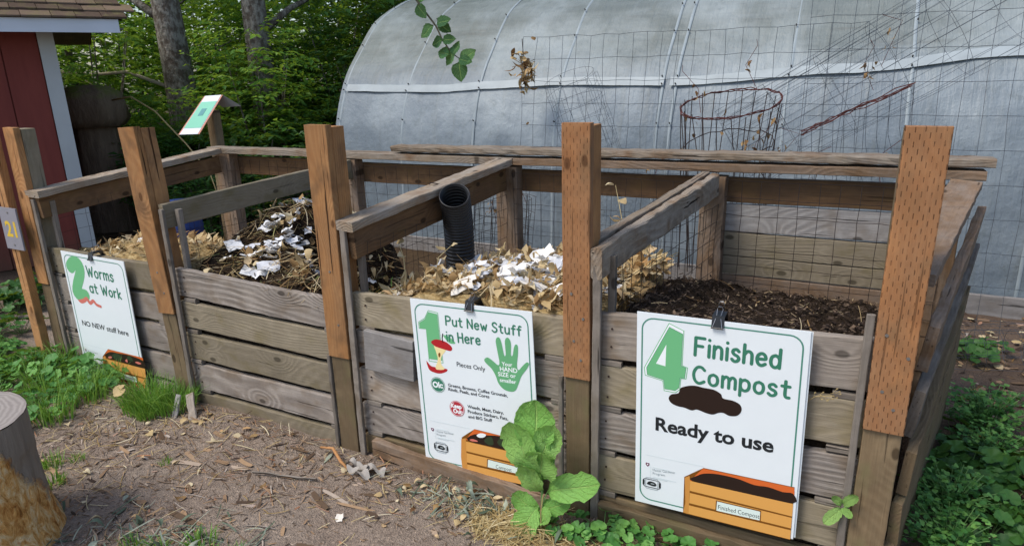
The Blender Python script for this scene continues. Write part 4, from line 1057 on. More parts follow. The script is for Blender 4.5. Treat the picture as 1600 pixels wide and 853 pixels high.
bigleaf((-1.02,-.18,.11), (-1.09,-.29,-.005), .062, (0,-.8,.7), .6)
bigleaf((-1.03,-.14,.20), (-1.02,-.12,.44), .06, (.2,-1,.3), .2)
bigleaf((-1.02,-.15,.17), (-1.07,-.24,.30), .05, (-.2,-1,.6), .85, .1)
bigleaf((-1.02,-.14,.06), (-.9,-.16,.16), .042, (0,-.9,.8), .2)
bigleaf((-1.01,-.17,.33), (-.945,-.21,.50), .06, (.35,-1,.4), .85)
bigleaf((-1.02,-.16,.22), (-1.09,-.22,.36), .045, (-.1,-1,.5), .9)
bigleaf((-1.01,-.16,.30), (-.965,-.2,.43), .042, (.3,-1,.4), .95)
bigleaf((-1.02,-.16,.08), (-.96,-.24,.10), .035, (0,-.8,.8), .6)
bigleaf((-1.03,-.15,.05), (-1.13,-.19,.14), .042, (0,-.9,.8), .3)
mb = MB()
mb.tube([(-1.02,-.14,-.01), (-1.018,-.14,.12), (-1.02,-.145,.24), (-1.03,-.15,.34)], [.007, .006, .005, .003], 7)
for a, b in (((-1.018,-.14,.10),(-.99,-.15,.17)), ((-1.018,-.14,.05),(-1.02,-.18,.11)), ((-1.02,-.145,.2),(-1.01,-.16,.25)), ((-1.02,-.145,.22),(-1.04,-.17,.28))): mb.tube([a, b], .003, 5)
mb.build('stem', M_stem, r)
mb = MB(); mb.tube([(-.99,-.22,.0), (-.985,-.23,.13), (-.975,-.225,.21)], .0025, 5, .5); tag(mb.build('dry_twig', M_straw, None, loc=(-.99,-.22,0)), 'thin dry tan stem standing before the big leaved plant', 'twig')
# seedling in the boards and a dry grass head
r = thing('seedling', 'small pale green seedling growing from a crack beside last post', 'seedling', (.112, .02, .28))
r2 = r
def small_leaf(a, b, W, tone):
    global r
    q = r; bigleaf(a, b, W, (0,-1,.4), tone)
small_leaf((.10,.01,.335),(.135,-.04,.40),.018,.9); small_leaf((.10,.01,.32),(.05,-.04,.27),.022,1.); small_leaf((.10,.01,.335),(.07,-.03,.375),.014,.9); small_leaf((.10,.01,.325),(.13,-.03,.315),.014,.8)
mb = MB(); mb.tube([(.112,.02,.27),(.102,.01,.31),(.10,.01,.335)], .0025, 5); mb.build('stem', M_stem, r)
r = thing('grass_seed_head', 'dry wispy grass seed head by right edge of Finished Compost sign', 'grass head', (-.055, .03, .735))
mb = MB(); mb.tube([(-.055,.03,.70),(-.03,-.0,.74),(.03,-.02,.765)], .0012, 4)
for k in range(11):
    t = .25 + k*.075; p = Vector((-.055,.03,.70)).lerp(Vector((.03,-.02,.765)), t) + Vector((0,0,.012)); e = p + Vector((U(.0,.03), U(-.02,.0), U(-.02,.03))); mb.tube([p, e], .0007, 3); mb.tube([e, e + Vector((.005,0,.003))], .0022, 4)
mb.build('spikelets', M_straw, r)
# grey fungus-like curled leaf pile, driftwood bits, tan leaf
M_fung = plain('pale_grey_leaf', '#a09a92', .7, .25, 0, .2)
r = thing('withered_leaf', 'grey curled withered leaf clump at foot of third orange post', 'withered leaf', (-1.94, -.18, .01))
mb = MB()
for k in range(6):
    q = Vector((-2.03 + k*.03 + U(-.01,.01), -.17 + U(-.03,.03), .018 + U(0,.012))); s_ = U(.028,.042); a0 = U(0, 6); n_ = 14; sd3 = U(0, 40)
    ring = [(q + Vector((math.cos(2*PI*i/n_+a0)*s_*(1+.35*fbm(math.cos(2*PI*i/n_)*1.3+sd3, math.sin(2*PI*i/n_)*1.3, 0, 1, 3)), math.sin(2*PI*i/n_+a0)*s_*.6, .022*math.sin(4*PI*i/n_+sd3)+.006))) for i in range(n_)]
    mid = [q.lerp(p, .55) + Vector((0,0,.008)) for p in ring]
    mb.add([q + Vector((0,0,.012))] + mid + ring, [(0, 1+i, 1+(i+1) % n_) for i in range(n_)] + [(1+i, 1+n_+i, 1+n_+(i+1) % n_, 1+(i+1) % n_) for i in range(n_)])
mb.build('lobes', M_fung, r, smooth=True)
def stick(name, label, pts, r_, mat, flat=1.):
    mb = MB(); mb.tube(pts, r_, 7); return tag(mb.build(name, mat, None, loc=pts[0], smooth=True), label, 'wood piece')
M_drift = plain('bleached_wood', '#b3a48f', .85, .2, 0, .2, 14.)
def splint(label, a, b, w, t, mat): tag(board('driftwood_piece', a, b, w, t, mat, None, zdir=(1,.2,.1), wear=.006, warp=.012), label, 'wood piece')
splint('grey bleached splinter standing upright beside the big grass tuft', (-3.30,-.20,-.02), (-3.30,-.13,.13), .034, .012, W_silver)
splint('pale tan wood splinter leaning right of the grey upright splinter', (-3.15,-.17,.0), (-3.24,-.09,.13), .05, .01, W_tan)
splint('long thin grey slat of bark lying flat on open dirt', (-2.45,-.40,.006), (-2.12,-.31,.01), .02, .006, W_guide)
stick('driftwood_piece', 'curved reddish twig lying against boards before third post', [(-2.28,-.1,.03),(-2.18,-.12,.06),(-2.1,-.16,.03),(-2.02,-.19,.015)], [.006,.008,.008,.004], W_orange)
r = None
mb = MB(); roundleaf(mb, (-3.60,-.27,.155), .042, (.1,-.6,.8), .6, 3); tag(mb.build('fallen_leaf', M_dead, None, loc=(-3.6,-.27,.15), smooth=True), 'round tan fallen leaf lying on the grass tuft', 'fallen leaf')
# cut stump in the near corner
M = Mat('stump_bark_and_rot', .9, .15); P = M.coord(); x, y, z = M.xyz(P)
g = M.noise(M.vec(M.f('MULTIPLY', x, 30.), M.f('MULTIPLY', y, 30.), M.f('MULTIPLY', z, 3.)), 1., 4., .6)
n = M.noise(P, 9., 5., .65); n2 = M.noise(M.vm('MULTIPLY', P, (1., 1., .45)), 26., 5., .75, 1.2)
grey = M.mix(g, lin('#5b5044'), lin('#a0968a')); rot = M.ramp(M.f('ADD', M.f('MULTIPLY', n, .35), M.f('MULTIPLY', n2, .65)), [(.33, lin('#4a2c17')), (.40, lin('#b57a3e')), (.48, lin('#deaa66')), (.57, lin('#f2d7a6')), (.66, lin('#d27d42'))])
sx_ = M.f('ADD', M.f('MULTIPLY', x, 1.14), M.f('MULTIPLY', y, 3.25))
side = M.f('ADD', sx_, M.f('ADD', M.f('MULTIPLY', z, 1.5), M.f('MULTIPLY', n, .5)))
msk = M.f('MULTIPLY', M.rng(side, 1.42, 1.50, 1., 0.), M.rng(M.f('ADD', z, M.f('MULTIPLY', n, .1)), .56, .54, 0., 1.))
M.base(M.mix(msk, grey, rot)); M.bump(M.f('ADD', g, M.f('MULTIPLY', M.f('MULTIPLY', n2, msk), 2.5)), .8, .02); M_stump = M.m
M = Mat('stump_cut_top', .85, .2); P = M.coord(); x, y, z = M.xyz(P)
rr = M.f('SQRT', M.f('ADD', M.f('MULTIPLY', x, x), M.f('MULTIPLY', y, y))); n = M.noise(P, 12., 4.)
rg = M.f('SINE', M.f('ADD', M.f('MULTIPLY', rr, 300.), M.f('MULTIPLY', n, 14.)))
M.base(M.mix(M.f('MULTIPLY_ADD', rg, .5, .5), lin('#8b837d'), lin('#9d958e'))); M.bump(n, .6, .01); M_stop = M.m
r = thing('cut_stump', 'grey cut log stump with rotten orange side in the near corner', 'stump', (-3.12, -1.28, 0)); mb = MB(); N = 48; lv = 26; zt = .57
def sr(a, z): return .292 * (1 + .03*fbm(math.cos(a)*2, math.sin(a)*2, z*.6, 1, 3)) - (.02*max(0, fbm(math.cos(a)*6, math.sin(a)*6, z*7, 1, 3)) if z < .4 else 0) + .05*math.exp(-z/.1)
mb.add([(sr(2*PI*k/N, zt*j/lv)*math.cos(2*PI*k/N), sr(2*PI*k/N, zt*j/lv)*math.sin(2*PI*k/N), zt*j/lv + (.012*fbm(k*.4, 0, 0, 1, 2) if j == lv else 0) - (.03 if j == 0 else 0)) for j in range(lv+1) for k in range(N)],
       [(j*N+k, j*N+(k+1) % N, (j+1)*N+(k+1) % N, (j+1)*N+k) for j in range(lv) for k in range(N)])
mb.build('bark', M_stump, r, loc=(0,0,0), smooth=True)
mb = MB(); vs = [(0,0,zt+.002)] + [(sr(2*PI*k/N, zt)*q*math.cos(2*PI*k/N), sr(2*PI*k/N, zt)*q*math.sin(2*PI*k/N), zt + .003 + .006*fbm(k*.4, q*3, 0, 1, 2)) for q in (.33,.66,1.005) for k in range(N)]
mb.add(vs, [(0, 1+k, 1+(k+1) % N) for k in range(N)] + [(1+i*N+k, 1+(i+1)*N+k, 1+(i+1)*N+(k+1) % N, 1+i*N+(k+1) % N) for i in range(2) for k in range(N)])
mb.build('cut_top', M_stop, r, loc=(0,0,0), smooth=True)
# ------------------------------------------------------------------ greenhouse
gh = thing('greenhouse', 'large dull grey blue arched greenhouse with pale seam strip behind the bins', 'greenhouse', (-1, 6, 0))
PROF = [(3.58,-.05),(3.58,.3),(3.59,.6),(3.61,1.0),(3.66,1.31),(3.78,1.62),(3.93,1.86),(4.13,2.07),(4.38,2.32),(4.62,2.49),(5.2,2.72),(6.0,2.86)]
def gpt(t):
    """point on the arch, t from 0 (front foot) to 1 (ridge) to 2 (rear foot)"""
    m = 2 - t if t > 1 else t
    f = m * (len(PROF) - 1); i = min(int(f), len(PROF) - 2); u = f - i
    g = lambda k: PROF[max(0, min(len(PROF)-1, k))]
    p0, p1, p2, p3 = g(i-1), g(i), g(i+1), g(i+2)
    q = [.5*((2*p1[c]) + (p2[c]-p0[c])*u + (2*p0[c]-5*p1[c]+4*p2[c]-p3[c])*u*u + (-p0[c]+3*p1[c]-3*p2[c]+p3[c])*u**3) for c in (0, 1)]
    return (12.0 - q[0], q[1]) if t > 1 else (q[0], q[1])
def tz(z):
    a, b = 0., 1.
    for _ in range(30):
        m = (a+b)/2
        if gpt(m)[1] < z: a = m
        else: b = m
    return a
M = Mat('cloudy_fibreglass', .5, .4); P = M.coord(); x, y, z = M.xyz(P)
st = M.noise(M.vec(M.f('MULTIPLY', x, .7), M.f('MULTIPLY', y, 5.), M.f('MULTIPLY', z, 5.)), 1.5, 4., .6)
n = M.noise(P, 2.2, 5., .6); n2 = M.noise(P, 26., 3., .7)
c = M.mix(M.f('ADD', M.f('MULTIPLY', st, .6), M.f('MULTIPLY', n, .4)), lin('#55616a'), lin('#838f98'))  # bluish base paints the reflected sky into the lower cover
grime = M.f('MULTIPLY', M.rng(M.f('ADD', z, M.f('MULTIPLY', n, .5)), 1.9, 2.35, 0., 1., True), .75)
c = M.mix(grime, c, M.mix(st, lin('#525953'), lin('#7f8680')))
stt = M.rng(M.noise(M.vec(M.f('MULTIPLY', x, 1.2), M.f('MULTIPLY', y, 10.), M.f('MULTIPLY', z, 14.)), 1., 4., .7), .56, .72, 0., .45)
c = M.mix(M.f('MULTIPLY', stt, M.rng(z, 1.6, 2.2, .35, 1.)), c, lin('#4f4d45'))
c = M.mix(M.rng(n2, .66, .75, 0., .35), c, lin('#56524a'))
n4 = M.noise(M.vec(M.f('MULTIPLY', x, 9.), M.f('MULTIPLY', y, .8), M.f('MULTIPLY', z, .8)), 1., 5., .7)
c = M.mix(M.rng(n4, .52, .72, 0., .4), c, lin('#5f625a'))
n5 = M.noise(P, .9, 4., .65); c = M.mix(M.rng(n5, .45, .65, 0., .5), c, lin('#a4aeb2'))
n6 = M.noise(P, 6.5, 5., .7); c = M.mix(M.rng(n6, .55, .75, 0., .45), c, lin('#57605f'))
M.base(c); M.bump(M.f('ADD', M.f('MULTIPLY', n4, .5), M.f('ADD', n, M.f('MULTIPLY', n2, .15))), .5, .06); M_fib = M.m
GX0, GX1 = -5.25, 4.2
mb = MB(); na, nx_ = 56, 60; vs = []
for j in range(na+1):
    y, z = gpt(2*j/na)
    for i in range(nx_+1):
        X = GX0 + (GX1-GX0)*i/nx_; vs.append((X, y - .012*math.sin(i*2*PI/ (nx_/14.5)) * min(1, abs(z)) * .6, z + .01*fbm(X, y, z, .8, 2)))
mb.add(vs, [(j*(nx_+1)+i, j*(nx_+1)+i+1, (j+1)*(nx_+1)+i+1, (j+1)*(nx_+1)+i) for j in range(na) for i in range(nx_)])
mb.build('covering', M_fib, gh, smooth=True)
for X in (GX0+.03, GX1-.03):
    mb = MB(); pts = [gpt(2*j/na) for j in range(na+1)]
    mb.add([(X, y, z-.01) for y, z in pts], [tuple(range(na+1))]); mb.build('end_wall', M_fib, gh)
M_rib = plain('light_tinted_rib', '#8f9a9f', .5, .3, 0, .25, 7.); M_bat = plain('white_seam_strip', '#98a2a6', .5, .35, 0, .25, 6.)  # rib paleness stands in for light coming through the cover
def lean(X, z): return X
for X in (-5.19, -4.34, -3.47, -2.58, -1.60, -1.48, -.55, .33, 1.2, 2.1, 3.0):
    mb = MB(); vs = []
    for j in range(na//2+8):
        y, z = gpt(2*j/na); y2, z2 = gpt(2*(j+.05)/na); d = Vector((0, y2-y, z2-z)).normalized(); nrm = Vector((0, -d.z, d.y))
        for q in (-.013, 0, .013): vs.append(Vector((X + q + .006*fbm(X, z*2, 0, 1, 2), y, z)) + nrm * ((.005 if q == 0 else -.004) + .007))
    mb.add(vs, [(3*j+q, 3*j+q+1, 3*j+q+4, 3*j+q+3) for j in range(na//2+7) for q in (0, 1)]); mb.build('rib', M_rib, gh, smooth=True)
# wavy seam strip, in two lengths
def zs(X):
    pts = [(-5.3,1.70),(-4.34,1.685),(-3.9,1.68),(-3.3,1.71),(-2.6,1.735),(-1.5,1.72),(-.1,1.80),(1.,1.90),(2.2,1.97),(4.3,2.02)]
    for (a, b), (c_, d) in zip(pts, pts[1:]):
        if X <= c_:
            t = (X-a)/(c_-a); t = t*t*(3-2*t); return b + (d-b)*t
    return 2.02
for xa, xb in ((-5.16,-1.585), (-1.53, .02), (.025, 4.15)):
    mb = MB(); vs = []; n_ = int((xb-xa)/.05)
    for i in range(n_+1):
        X = xa + (xb-xa)*i/n_; zc = zs(X)
        for dz in (-.036, -.012, .012, .036):
            t = tz(zc+dz); y, z = gpt(t); vs.append((X, y - .024 - .004*fbm(X*3, dz*20, 0, 1, 2), z + .004*fbm(X*5, dz, 0, 1, 2) + .006))
    mb.add(vs, [(4*i+q, 4*(i+1)+q, 4*(i+1)+q+1, 4*i+q+1) for i in range(n_) for q in range(3)]); mb.build('seam_strip', M_bat, gh, smooth=True)
M_dot = plain('dark_screw', '#26282b', .6, .3)
mb = MB()
for X in (-5.19, -4.34, -3.47, -2.58, -1.60, -1.48, -.55, .33, 1.2):
    for z in (1.0, 1.36, zs(X)-.03, zs(X)+.035, 2.15, 2.4, 2.6):
        y, zz = gpt(tz(z)); c0 = Vector((X+U(-.01,.01), y-.018, zz+.012)); mb.tube([c0, c0 + Vector((0,-.016,.008))], .0065, 8)
mb.build('screws', M_dot, gh)
pbase = [board('base_plank', (xa, 3.50, .07), (xb, 3.50, .07), .17, .04, W_silver, gh) for xa, xb in ((-5.2,-1.0), (-.99,1.5), (1.51,4.2))]
# weeds caught at its foot, dry leaf clump hanging from the strip
r = thing('dry_leaf_cluster', 'clump of dead brown leaves hanging on wire against the greenhouse strip', 'dead leaves', (-2.77, 3.42, 1.85))
mb = MB()
for k in range(60):
    p = Vector((-2.77 + rnd.gauss(0, .045), 3.42 + U(-.04,.04), 1.85 + rnd.gauss(0, .10))); dryleaf(mb, p, U(.06,.14), U(0, 2*PI), U(-1.3, .6), U(0,.75), U(.015,.03), .5)
for k in range(8): mb.tube([(-2.77+U(-.04,.04),3.42,1.9), (-2.77+U(-.16,.2),3.40,1.88+U(-.05,.1))], .003, 3, .1)
mb.build('leaves', M_dead, r, smooth=True)
mb = MB(); mb.tube([(-2.77,3.42,1.70),(-2.78,3.43,1.9),(-2.79,3.42,2.12)], .004, 4, .1); mb.build('stem', M_wire, r)
# ------------------------------------------------------------------ wire fencing stacked between bins and greenhouse
r = thing('wire_fence_panel', 'wide panel of rusty square wire fencing leaning toward the greenhouse', 'wire fence', (0, 2.6, 0))
wire_panel((-2.5, 2.55, .05), (2.5,0,0), (0,.32,2.05), 22, 12, .0017, .006, M_galv, 'wire_grid', r, .05)
o = wire_panel((-.35, 2.48, .05), (2.6,.1,0), (0,.36,2.3), 20, 11, .0017, .006, M_galv, 'wire_grid', r, .05)
def wire_roll(name, label, a, b, R, nl, nh, r_=.0013, mat=M_galv, turns=1.35):
    a, b = Vector(a), Vector(b); d = (b-a).normalized(); e = d.orthogonal().normalized(); f = d.cross(e)
    rt_ = thing(name, label, 'wire roll', (a+b)/2); mb = MB(); sd2 = U(0, 30)
    P = lambda t, s: a + (b-a)*t + (e*math.cos(2*PI*turns*s) + f*math.sin(2*PI*turns*s)) * R * (1 - .25*s + .08*fbm(t*2+sd2, s*4, 0, 1, 2)) 
    for i in range(nl): mb.tube([P(t/8, i/(nl-1)) + Vector((U(-.004,.004),)*3) for t in range(9)], r_, 3)
    for j in range(nh): mb.tube([P(j/(nh-1), s/36) for s in range(37)], r_, 3)
    mb.build('wire_mesh', mat, rt_); return rt_
wire_roll('wire_roll', 'long loose roll of wire mesh slanting up across the greenhouse', (-.75,2.75,1.25), (.75,3.0,2.2), .33, 24, 6)
wire_roll('wire_roll', 'short loose roll of wire mesh leaning under the dead leaf clump', (-1.85,2.8,1.15), (-2.12,2.9,1.78), .24, 16, 8)
wire_roll('wire_roll', 'tangled wire mesh roll lying on the soil behind the right end', (.62,2.35,.10), (1.7,2.6,.16), .17, 16, 12)
wire_roll('wire_roll', 'rusty wire roll standing behind the bin of pale straw', (-2.35,2.0,.1), (-2.30,2.05,.95), .25, 18, 8, .002, M_wire)
# tomato cage
r = thing('tomato_cage', 'round rusty wire plant cage hanging upright behind the divider rail', 'plant cage', (-.80, 2.55, 1.2)); c0 = Vector((-.80, 2.55, 0))
for k in range(3):
    mb = MB(); z = 1.60 - .28*k; R = .335 - .03*k
    for q in range(3 if k == 0 else 1): mb.tube([c0 + Vector((R*math.cos(2*PI*s/30)+U(-.008,.008), R*.62*math.sin(2*PI*s/30)+U(-.008,.008), z + .085*math.sin(2*PI*s/30)+.03*math.cos(2*PI*s/30)+U(-.012,.012))) for s in range(31)], .0035, 4)
    mb.build('hoop', M_rust if k == 0 else M_wire, r)
mb = MB()
for s in range(22):
    a = 2*PI*s/22; mb.tube([c0 + Vector((.335*math.cos(a), .21*math.sin(a), 1.60+.085*math.sin(a))), c0 + Vector((.30*math.cos(a+.1)+U(-.03,.03), .19*math.sin(a+.1), 1.2)), c0 + Vector((.27*math.cos(a)+U(-.04,.04), .17*math.sin(a), .4))], .0038, 4)
mb.build('uprights', M_wire, r)
mb = MB()
for k in range(16):
    a = U(0, 6.3); dryleaf(mb, c0 + Vector((.3*math.cos(a), .2*math.sin(a), U(1.15, 1.6))), U(.04,.08), U(0, 6.3), U(-1.4,-.5), U(0,.4), .014)
mb.build('clinging_leaves', M_dead, r, smooth=True)
r = thing('vine_remains', 'dead brown vine scraps and leaves caught in wire fencing at right', 'dead vine', (-.1, 2.5, 1.6)); mb, tw = MB(), MB()
for x, y, z, n_ in ((.02,2.86,1.83,7), (-.45,2.6,1.28,9), (-.62,2.5,1.35,7), (.12,2.86,1.98,5), (-1.02,2.5,1.7,4), (.15,2.6,1.25,8), (-.72,2.5,1.85,3), (-.25,2.7,1.15,6), (-1.25,2.4,1.1,6), (-2.6,2.45,.8,8), (-2.35,2.4,1.0,7)):
    for k in range(n_): dryleaf(mb, (x+rnd.gauss(0,.025), y+U(-.02,.02), z+rnd.gauss(0,.04)), U(.03,.07), U(0,6.3), U(-1.5,-.3), U(0,.35), U(.006,.014), .6)
    tw.tube([(x+U(-.1,.1), y, z-.16), (x+U(-.03,.03), y+.01, z), (x+U(-.12,.12), y, z+.12), (x+U(-.2,.2), y, z+.16)], .0022, 4, .1)
mb.build('leaves', M_dead, r, smooth=True); tw.build('stems', M_rust, r)
r = thing('wire_bundle', 'narrow bundle of reddish rusty wires slanting beside the last post', 'wire bundle', (-.02, 2.55, 1.55)); mb = MB()
for k in range(5):
    mb.tube([Vector((-.33,2.55,1.41)).lerp(Vector((.28,2.58,1.72)), t/7) + Vector((U(-.012,.012), U(-.01,.01), U(-.018,.018))) for t in range(8)], .004, 4)
mb.build('wires', M_rust, r)
mb = MB()
for k in range(11):
    p = Vector((-.33,2.55,1.41)).lerp(Vector((.28,2.58,1.72)), k/10); mb.tube([p, p + Vector((.02,.02,-.25)), p + Vector((.10+U(-.03,.03),.03,-.55))], .0018, 3)
mb.build('hanging_wires', M_galv, r)

# ------------------------------------------------------------------ red shed
sh = thing('red_shed', 'dark red board shed with white corner trim and shingled roof', 'shed', (-8.2, .75, 0))
A0 = Vector((-7.3, 1.95, 0)); D = Vector((.45, .893, 0)); NR = Vector((.893, -.45, 0))
M = Mat('red_siding', .75, .25); P = M.coord(); x, y, z = M.xyz(P)
n = M.noise(M.vec(M.f('MULTIPLY', x, 6.), M.f('MULTIPLY', y, 6.), M.f('MULTIPLY', z, 1.)), 2., 4., .65); n2 = M.noise(P, 3., 4.)
c = M.mix(n, lin('#6d332e'), lin('#8a463c')); c = M.mix(M.f('MULTIPLY', M.rng(M.f('ADD', z, M.f('MULTIPLY', n2, .5)), .65, .2, 0., 1.), .55), c, lin('#5b5340'))
M.base(c); M.bump(n, .3, .006); M_red = M.m
M_trim = plain('white_trim_paint', '#b9bcbb', .7, .3, 0, .14, 3.); M_fas = plain('white_fascia_paint', '#cdd3db', .6, .3, 0, .08, 3.)
def sp(u, n_, z): return A0 - D*u + NR*n_ + Vector((0,0,z))
def sbox(mb, u0, u1, n0, n1, z0, z1, tone=.5):
    c = [sp(u, q, z) for z in (z0, z1) for u, q in ((u0,n0),(u1,n0),(u1,n1),(u0,n1))]
    mb.add(c, [(0,1,2,3),(4,7,6,5),(0,4,5,1),(1,5,6,2),(2,6,7,3),(3,7,4,0)], tone)
mb = MB(); W_ = .31
for k in range(11): sbox(mb, .135 + k*W_, .135 + (k+1)*W_ - .012, -.02, 0, .0, 2.33); 
sbox(mb, .12, 3.6, -.06, -.021, 0, 2.33)
mb.build('wall', M_red, sh)
mb = MB(); sbox(mb, .0, .12, -2.2, -2.1, 0, 2.4); sbox(mb, .02, .10, -2.1, -.1, 0, 2.33); sbox(mb, .10, 3.5, -2.2, -2.12, 0, 2.33); sbox(mb, 3.5, 3.58, -2.2, -.06, 0, 2.33); mb.build('wall', M_red, sh)
mb = MB(); sbox(mb, -.012, .125, -.10, .022, .02, 2.33); mb.build('corner_trim', M_trim, sh)
mb = MB(); sbox(mb, -.56, 3.7, .36, .39, 2.30, 2.425); mb.build('fascia', M_fas, sh)
mb = MB(); sbox(mb, -.60, 3.7, -.1, .358, 2.33, 2.345); mb.build('soffit', plain('soffit_board', '#6e6a66', .8), sh)
M = Mat('mossy_shingle', .95, .1); P = M.coord(); n = M.noise(P, 7., 4., .7); t = M.attr('tone'); c = M.mix(t, lin('#4d4037'), lin('#7c6a5a')); M.base(M.mix(M.rng(n, .5, .7, 0., .7), c, lin('#6f6a45'))); M.bump(n, .8, .02)
mb = MB()
for row in range(10):
    q0 = .42 - row*.16; z0 = 2.430 + row*.075
    u = -.64 - (row % 2)*.1
    while u < 3.7:
        ww = U(.16,.26); th = U(.012,.02); t_ = rnd.random()
        c = [sp(u, q0+U(-.012,.012), z0), sp(u+ww-.006, q0+U(-.012,.012), z0), sp(u+ww-.006, q0-.22, z0+.075), sp(u, q0-.22, z0+.075)]
        mb.add(c + [p + Vector((0,0,th)) for p in c], [(0,3,2,1),(4,5,6,7),(0,1,5,4),(1,2,6,5),(2,3,7,6),(3,0,4,7)], t_); u += ww
mb.build('roof', M.m, sh)
mb = MB(); c = [sp(-.6,.36,2.415), sp(3.7,.36,2.415), sp(3.7,-1.2,3.14), sp(-.6,-1.2,3.14)]; mb.add(c, [(0,1,2,3)]); c2 = [sp(-.6,-1.2,3.14), sp(3.7,-1.2,3.14), sp(3.7,-2.5,2.3), sp(-.6,-2.5,2.3)]; mb.add(c2, [(0,1,2,3)]); mb.build('roof_deck', W_under, sh)
# mossy dark stump behind the shed
M = Mat('dark_mossy_bark', .95, .1); P = M.coord(); n = M.noise(M.vm('MULTIPLY', P, (1., 1., .25)), 14., 5., .7); n2 = M.noise(P, 4., 3.); x, y, z = M.xyz(P)
c = M.mix(n, lin('#4a3c31'), lin('#96806a')); M.base(M.mix(M.f('MULTIPLY', M.rng(z, 1.62, 1.72), M.rng(n2, .4, .6)), c, lin('#6f7a33'))); M.bump(n, 1., .03); M_dkb = M.m
r = thing('rotting_stump', 'tall rotting dark stump with mossy cap beside the red shed', 'stump', (-8.55, 3.0, 0)); N = 28
for nm, prof in (('trunk', [(.36,-.1),(.30,.3),(.27,.8),(.26,1.30)]), ('mossy_cap', [(.05,1.28),(.34,1.30),(.40,1.40),(.41,1.55),(.34,1.70),(.2,1.78),(.02,1.80)])):
    mb = MB(); mb.add([((rr*(1+.14*fbm(k*.5, zz*3, 0, 1, 3)))*math.cos(2*PI*k/N), (rr*(1+.14*fbm(k*.5, zz*3, 0, 1, 3)))*math.sin(2*PI*k/N), zz) for rr, zz in prof for k in range(N)], [(i*N+k, i*N+(k+1) % N, (i+1)*N+(k+1) % N, (i+1)*N+k) for i in range(len(prof)-1) for k in range(N)])
    mb.build(nm, M_dkb, r, loc=(0,0,0), smooth=True)
# blue barrel just visible past the divider
r = thing('blue_drum', 'blue plastic drum half hidden behind the leftmost bins', 'drum', (-5.55, 1.75, 0)); r.scale = (.62,.62,.98); mb = MB(); N = 28; prof = [(.0,.0),(.26,.0),(.28,.04),(.29,.25),(.30,.27),(.29,.29),(.29,.52),(.30,.54),(.29,.56),(.28,.72),(.25,.78),(.0,.79)]
mb.add([(rr*math.cos(2*PI*k/N), rr*math.sin(2*PI*k/N), zz) for rr, zz in prof for k in range(N)], [(i*N+k, i*N+(k+1) % N, (i+1)*N+(k+1) % N, (i+1)*N+k) for i in range(len(prof)-1) for k in range(N)])
mb.build('drum_body', plain('blue_drum_plastic', '#2a3f78', .45), r, loc=(0,0,0), smooth=True)
# slanted leaflet holder on a post
r = thing('leaflet_post', 'slanted green and white information panel on a wooden post', 'information panel', (-5.38, 2.1, 0))
board('post', (-5.385,2.14,-.1), (-5.385,2.14,1.56), .09, .09, W_post, r, zdir=(1,0,0))
TL, TR, BR, BL = Vector((-5.37,2.06,1.69)), Vector((-5.13,2.06,1.70)), Vector((-5.20,1.89,1.37)), Vector((-5.585,1.89,1.355))
BR = BL + (TR - TL) * 1.18
def pq(u0, u1, v0, v1, off, mat, nm):
    q = lambda u, v: (TL.lerp(TR, u)).lerp(BL.lerp(BR, u), v)
    nrm = (TR-TL).cross(BL-TL).normalized(); nrm = nrm if nrm.y < 0 else -nrm
    P4 = [q(u0,v0), q(u1,v0), q(u1,v1), q(u0,v1)]; mb = MB(); mb.add([p + nrm*off for p in P4] + [p + nrm*(off-.006) for p in P4], [(0,1,2,3),(7,6,5,4),(0,4,5,1),(1,5,6,2),(2,6,7,3),(3,7,4,0)]); mb.build(nm, mat, r)
pq(0,1,0,1,0,plain('panel_orange_edge','#c98d76',.35,.5),'panel'); pq(.07,.93,.0,1,.002,plain('panel_white','#e2e6ee',.3,.5),'panel_print')
pq(.09,.91,.16,.84,.004,plain('panel_green','#86cdb0',.3,.5),'panel_print'); pq(.38,.62,.34,.52,.006,plain('panel_dark','#5f9a9a',.3,.5),'panel_print')
mb = MB(); q0, q1 = TL, TR; mb.add([q0, q1, q1 + Vector((.10,.10,-.10)), q0 + Vector((.10,.10,-.10))], [(0,1,2,3)]); mb.add([p + Vector((0,.004,-.004)) for p in (q0, q1, q1 + Vector((.10,.10,-.10)), q0 + Vector((.10,.10,-.10)))], [(0,3,2,1)]); mb.build('clear_flap', plain('clear_grey_plastic','#a9aeb2',.2,.5), r)

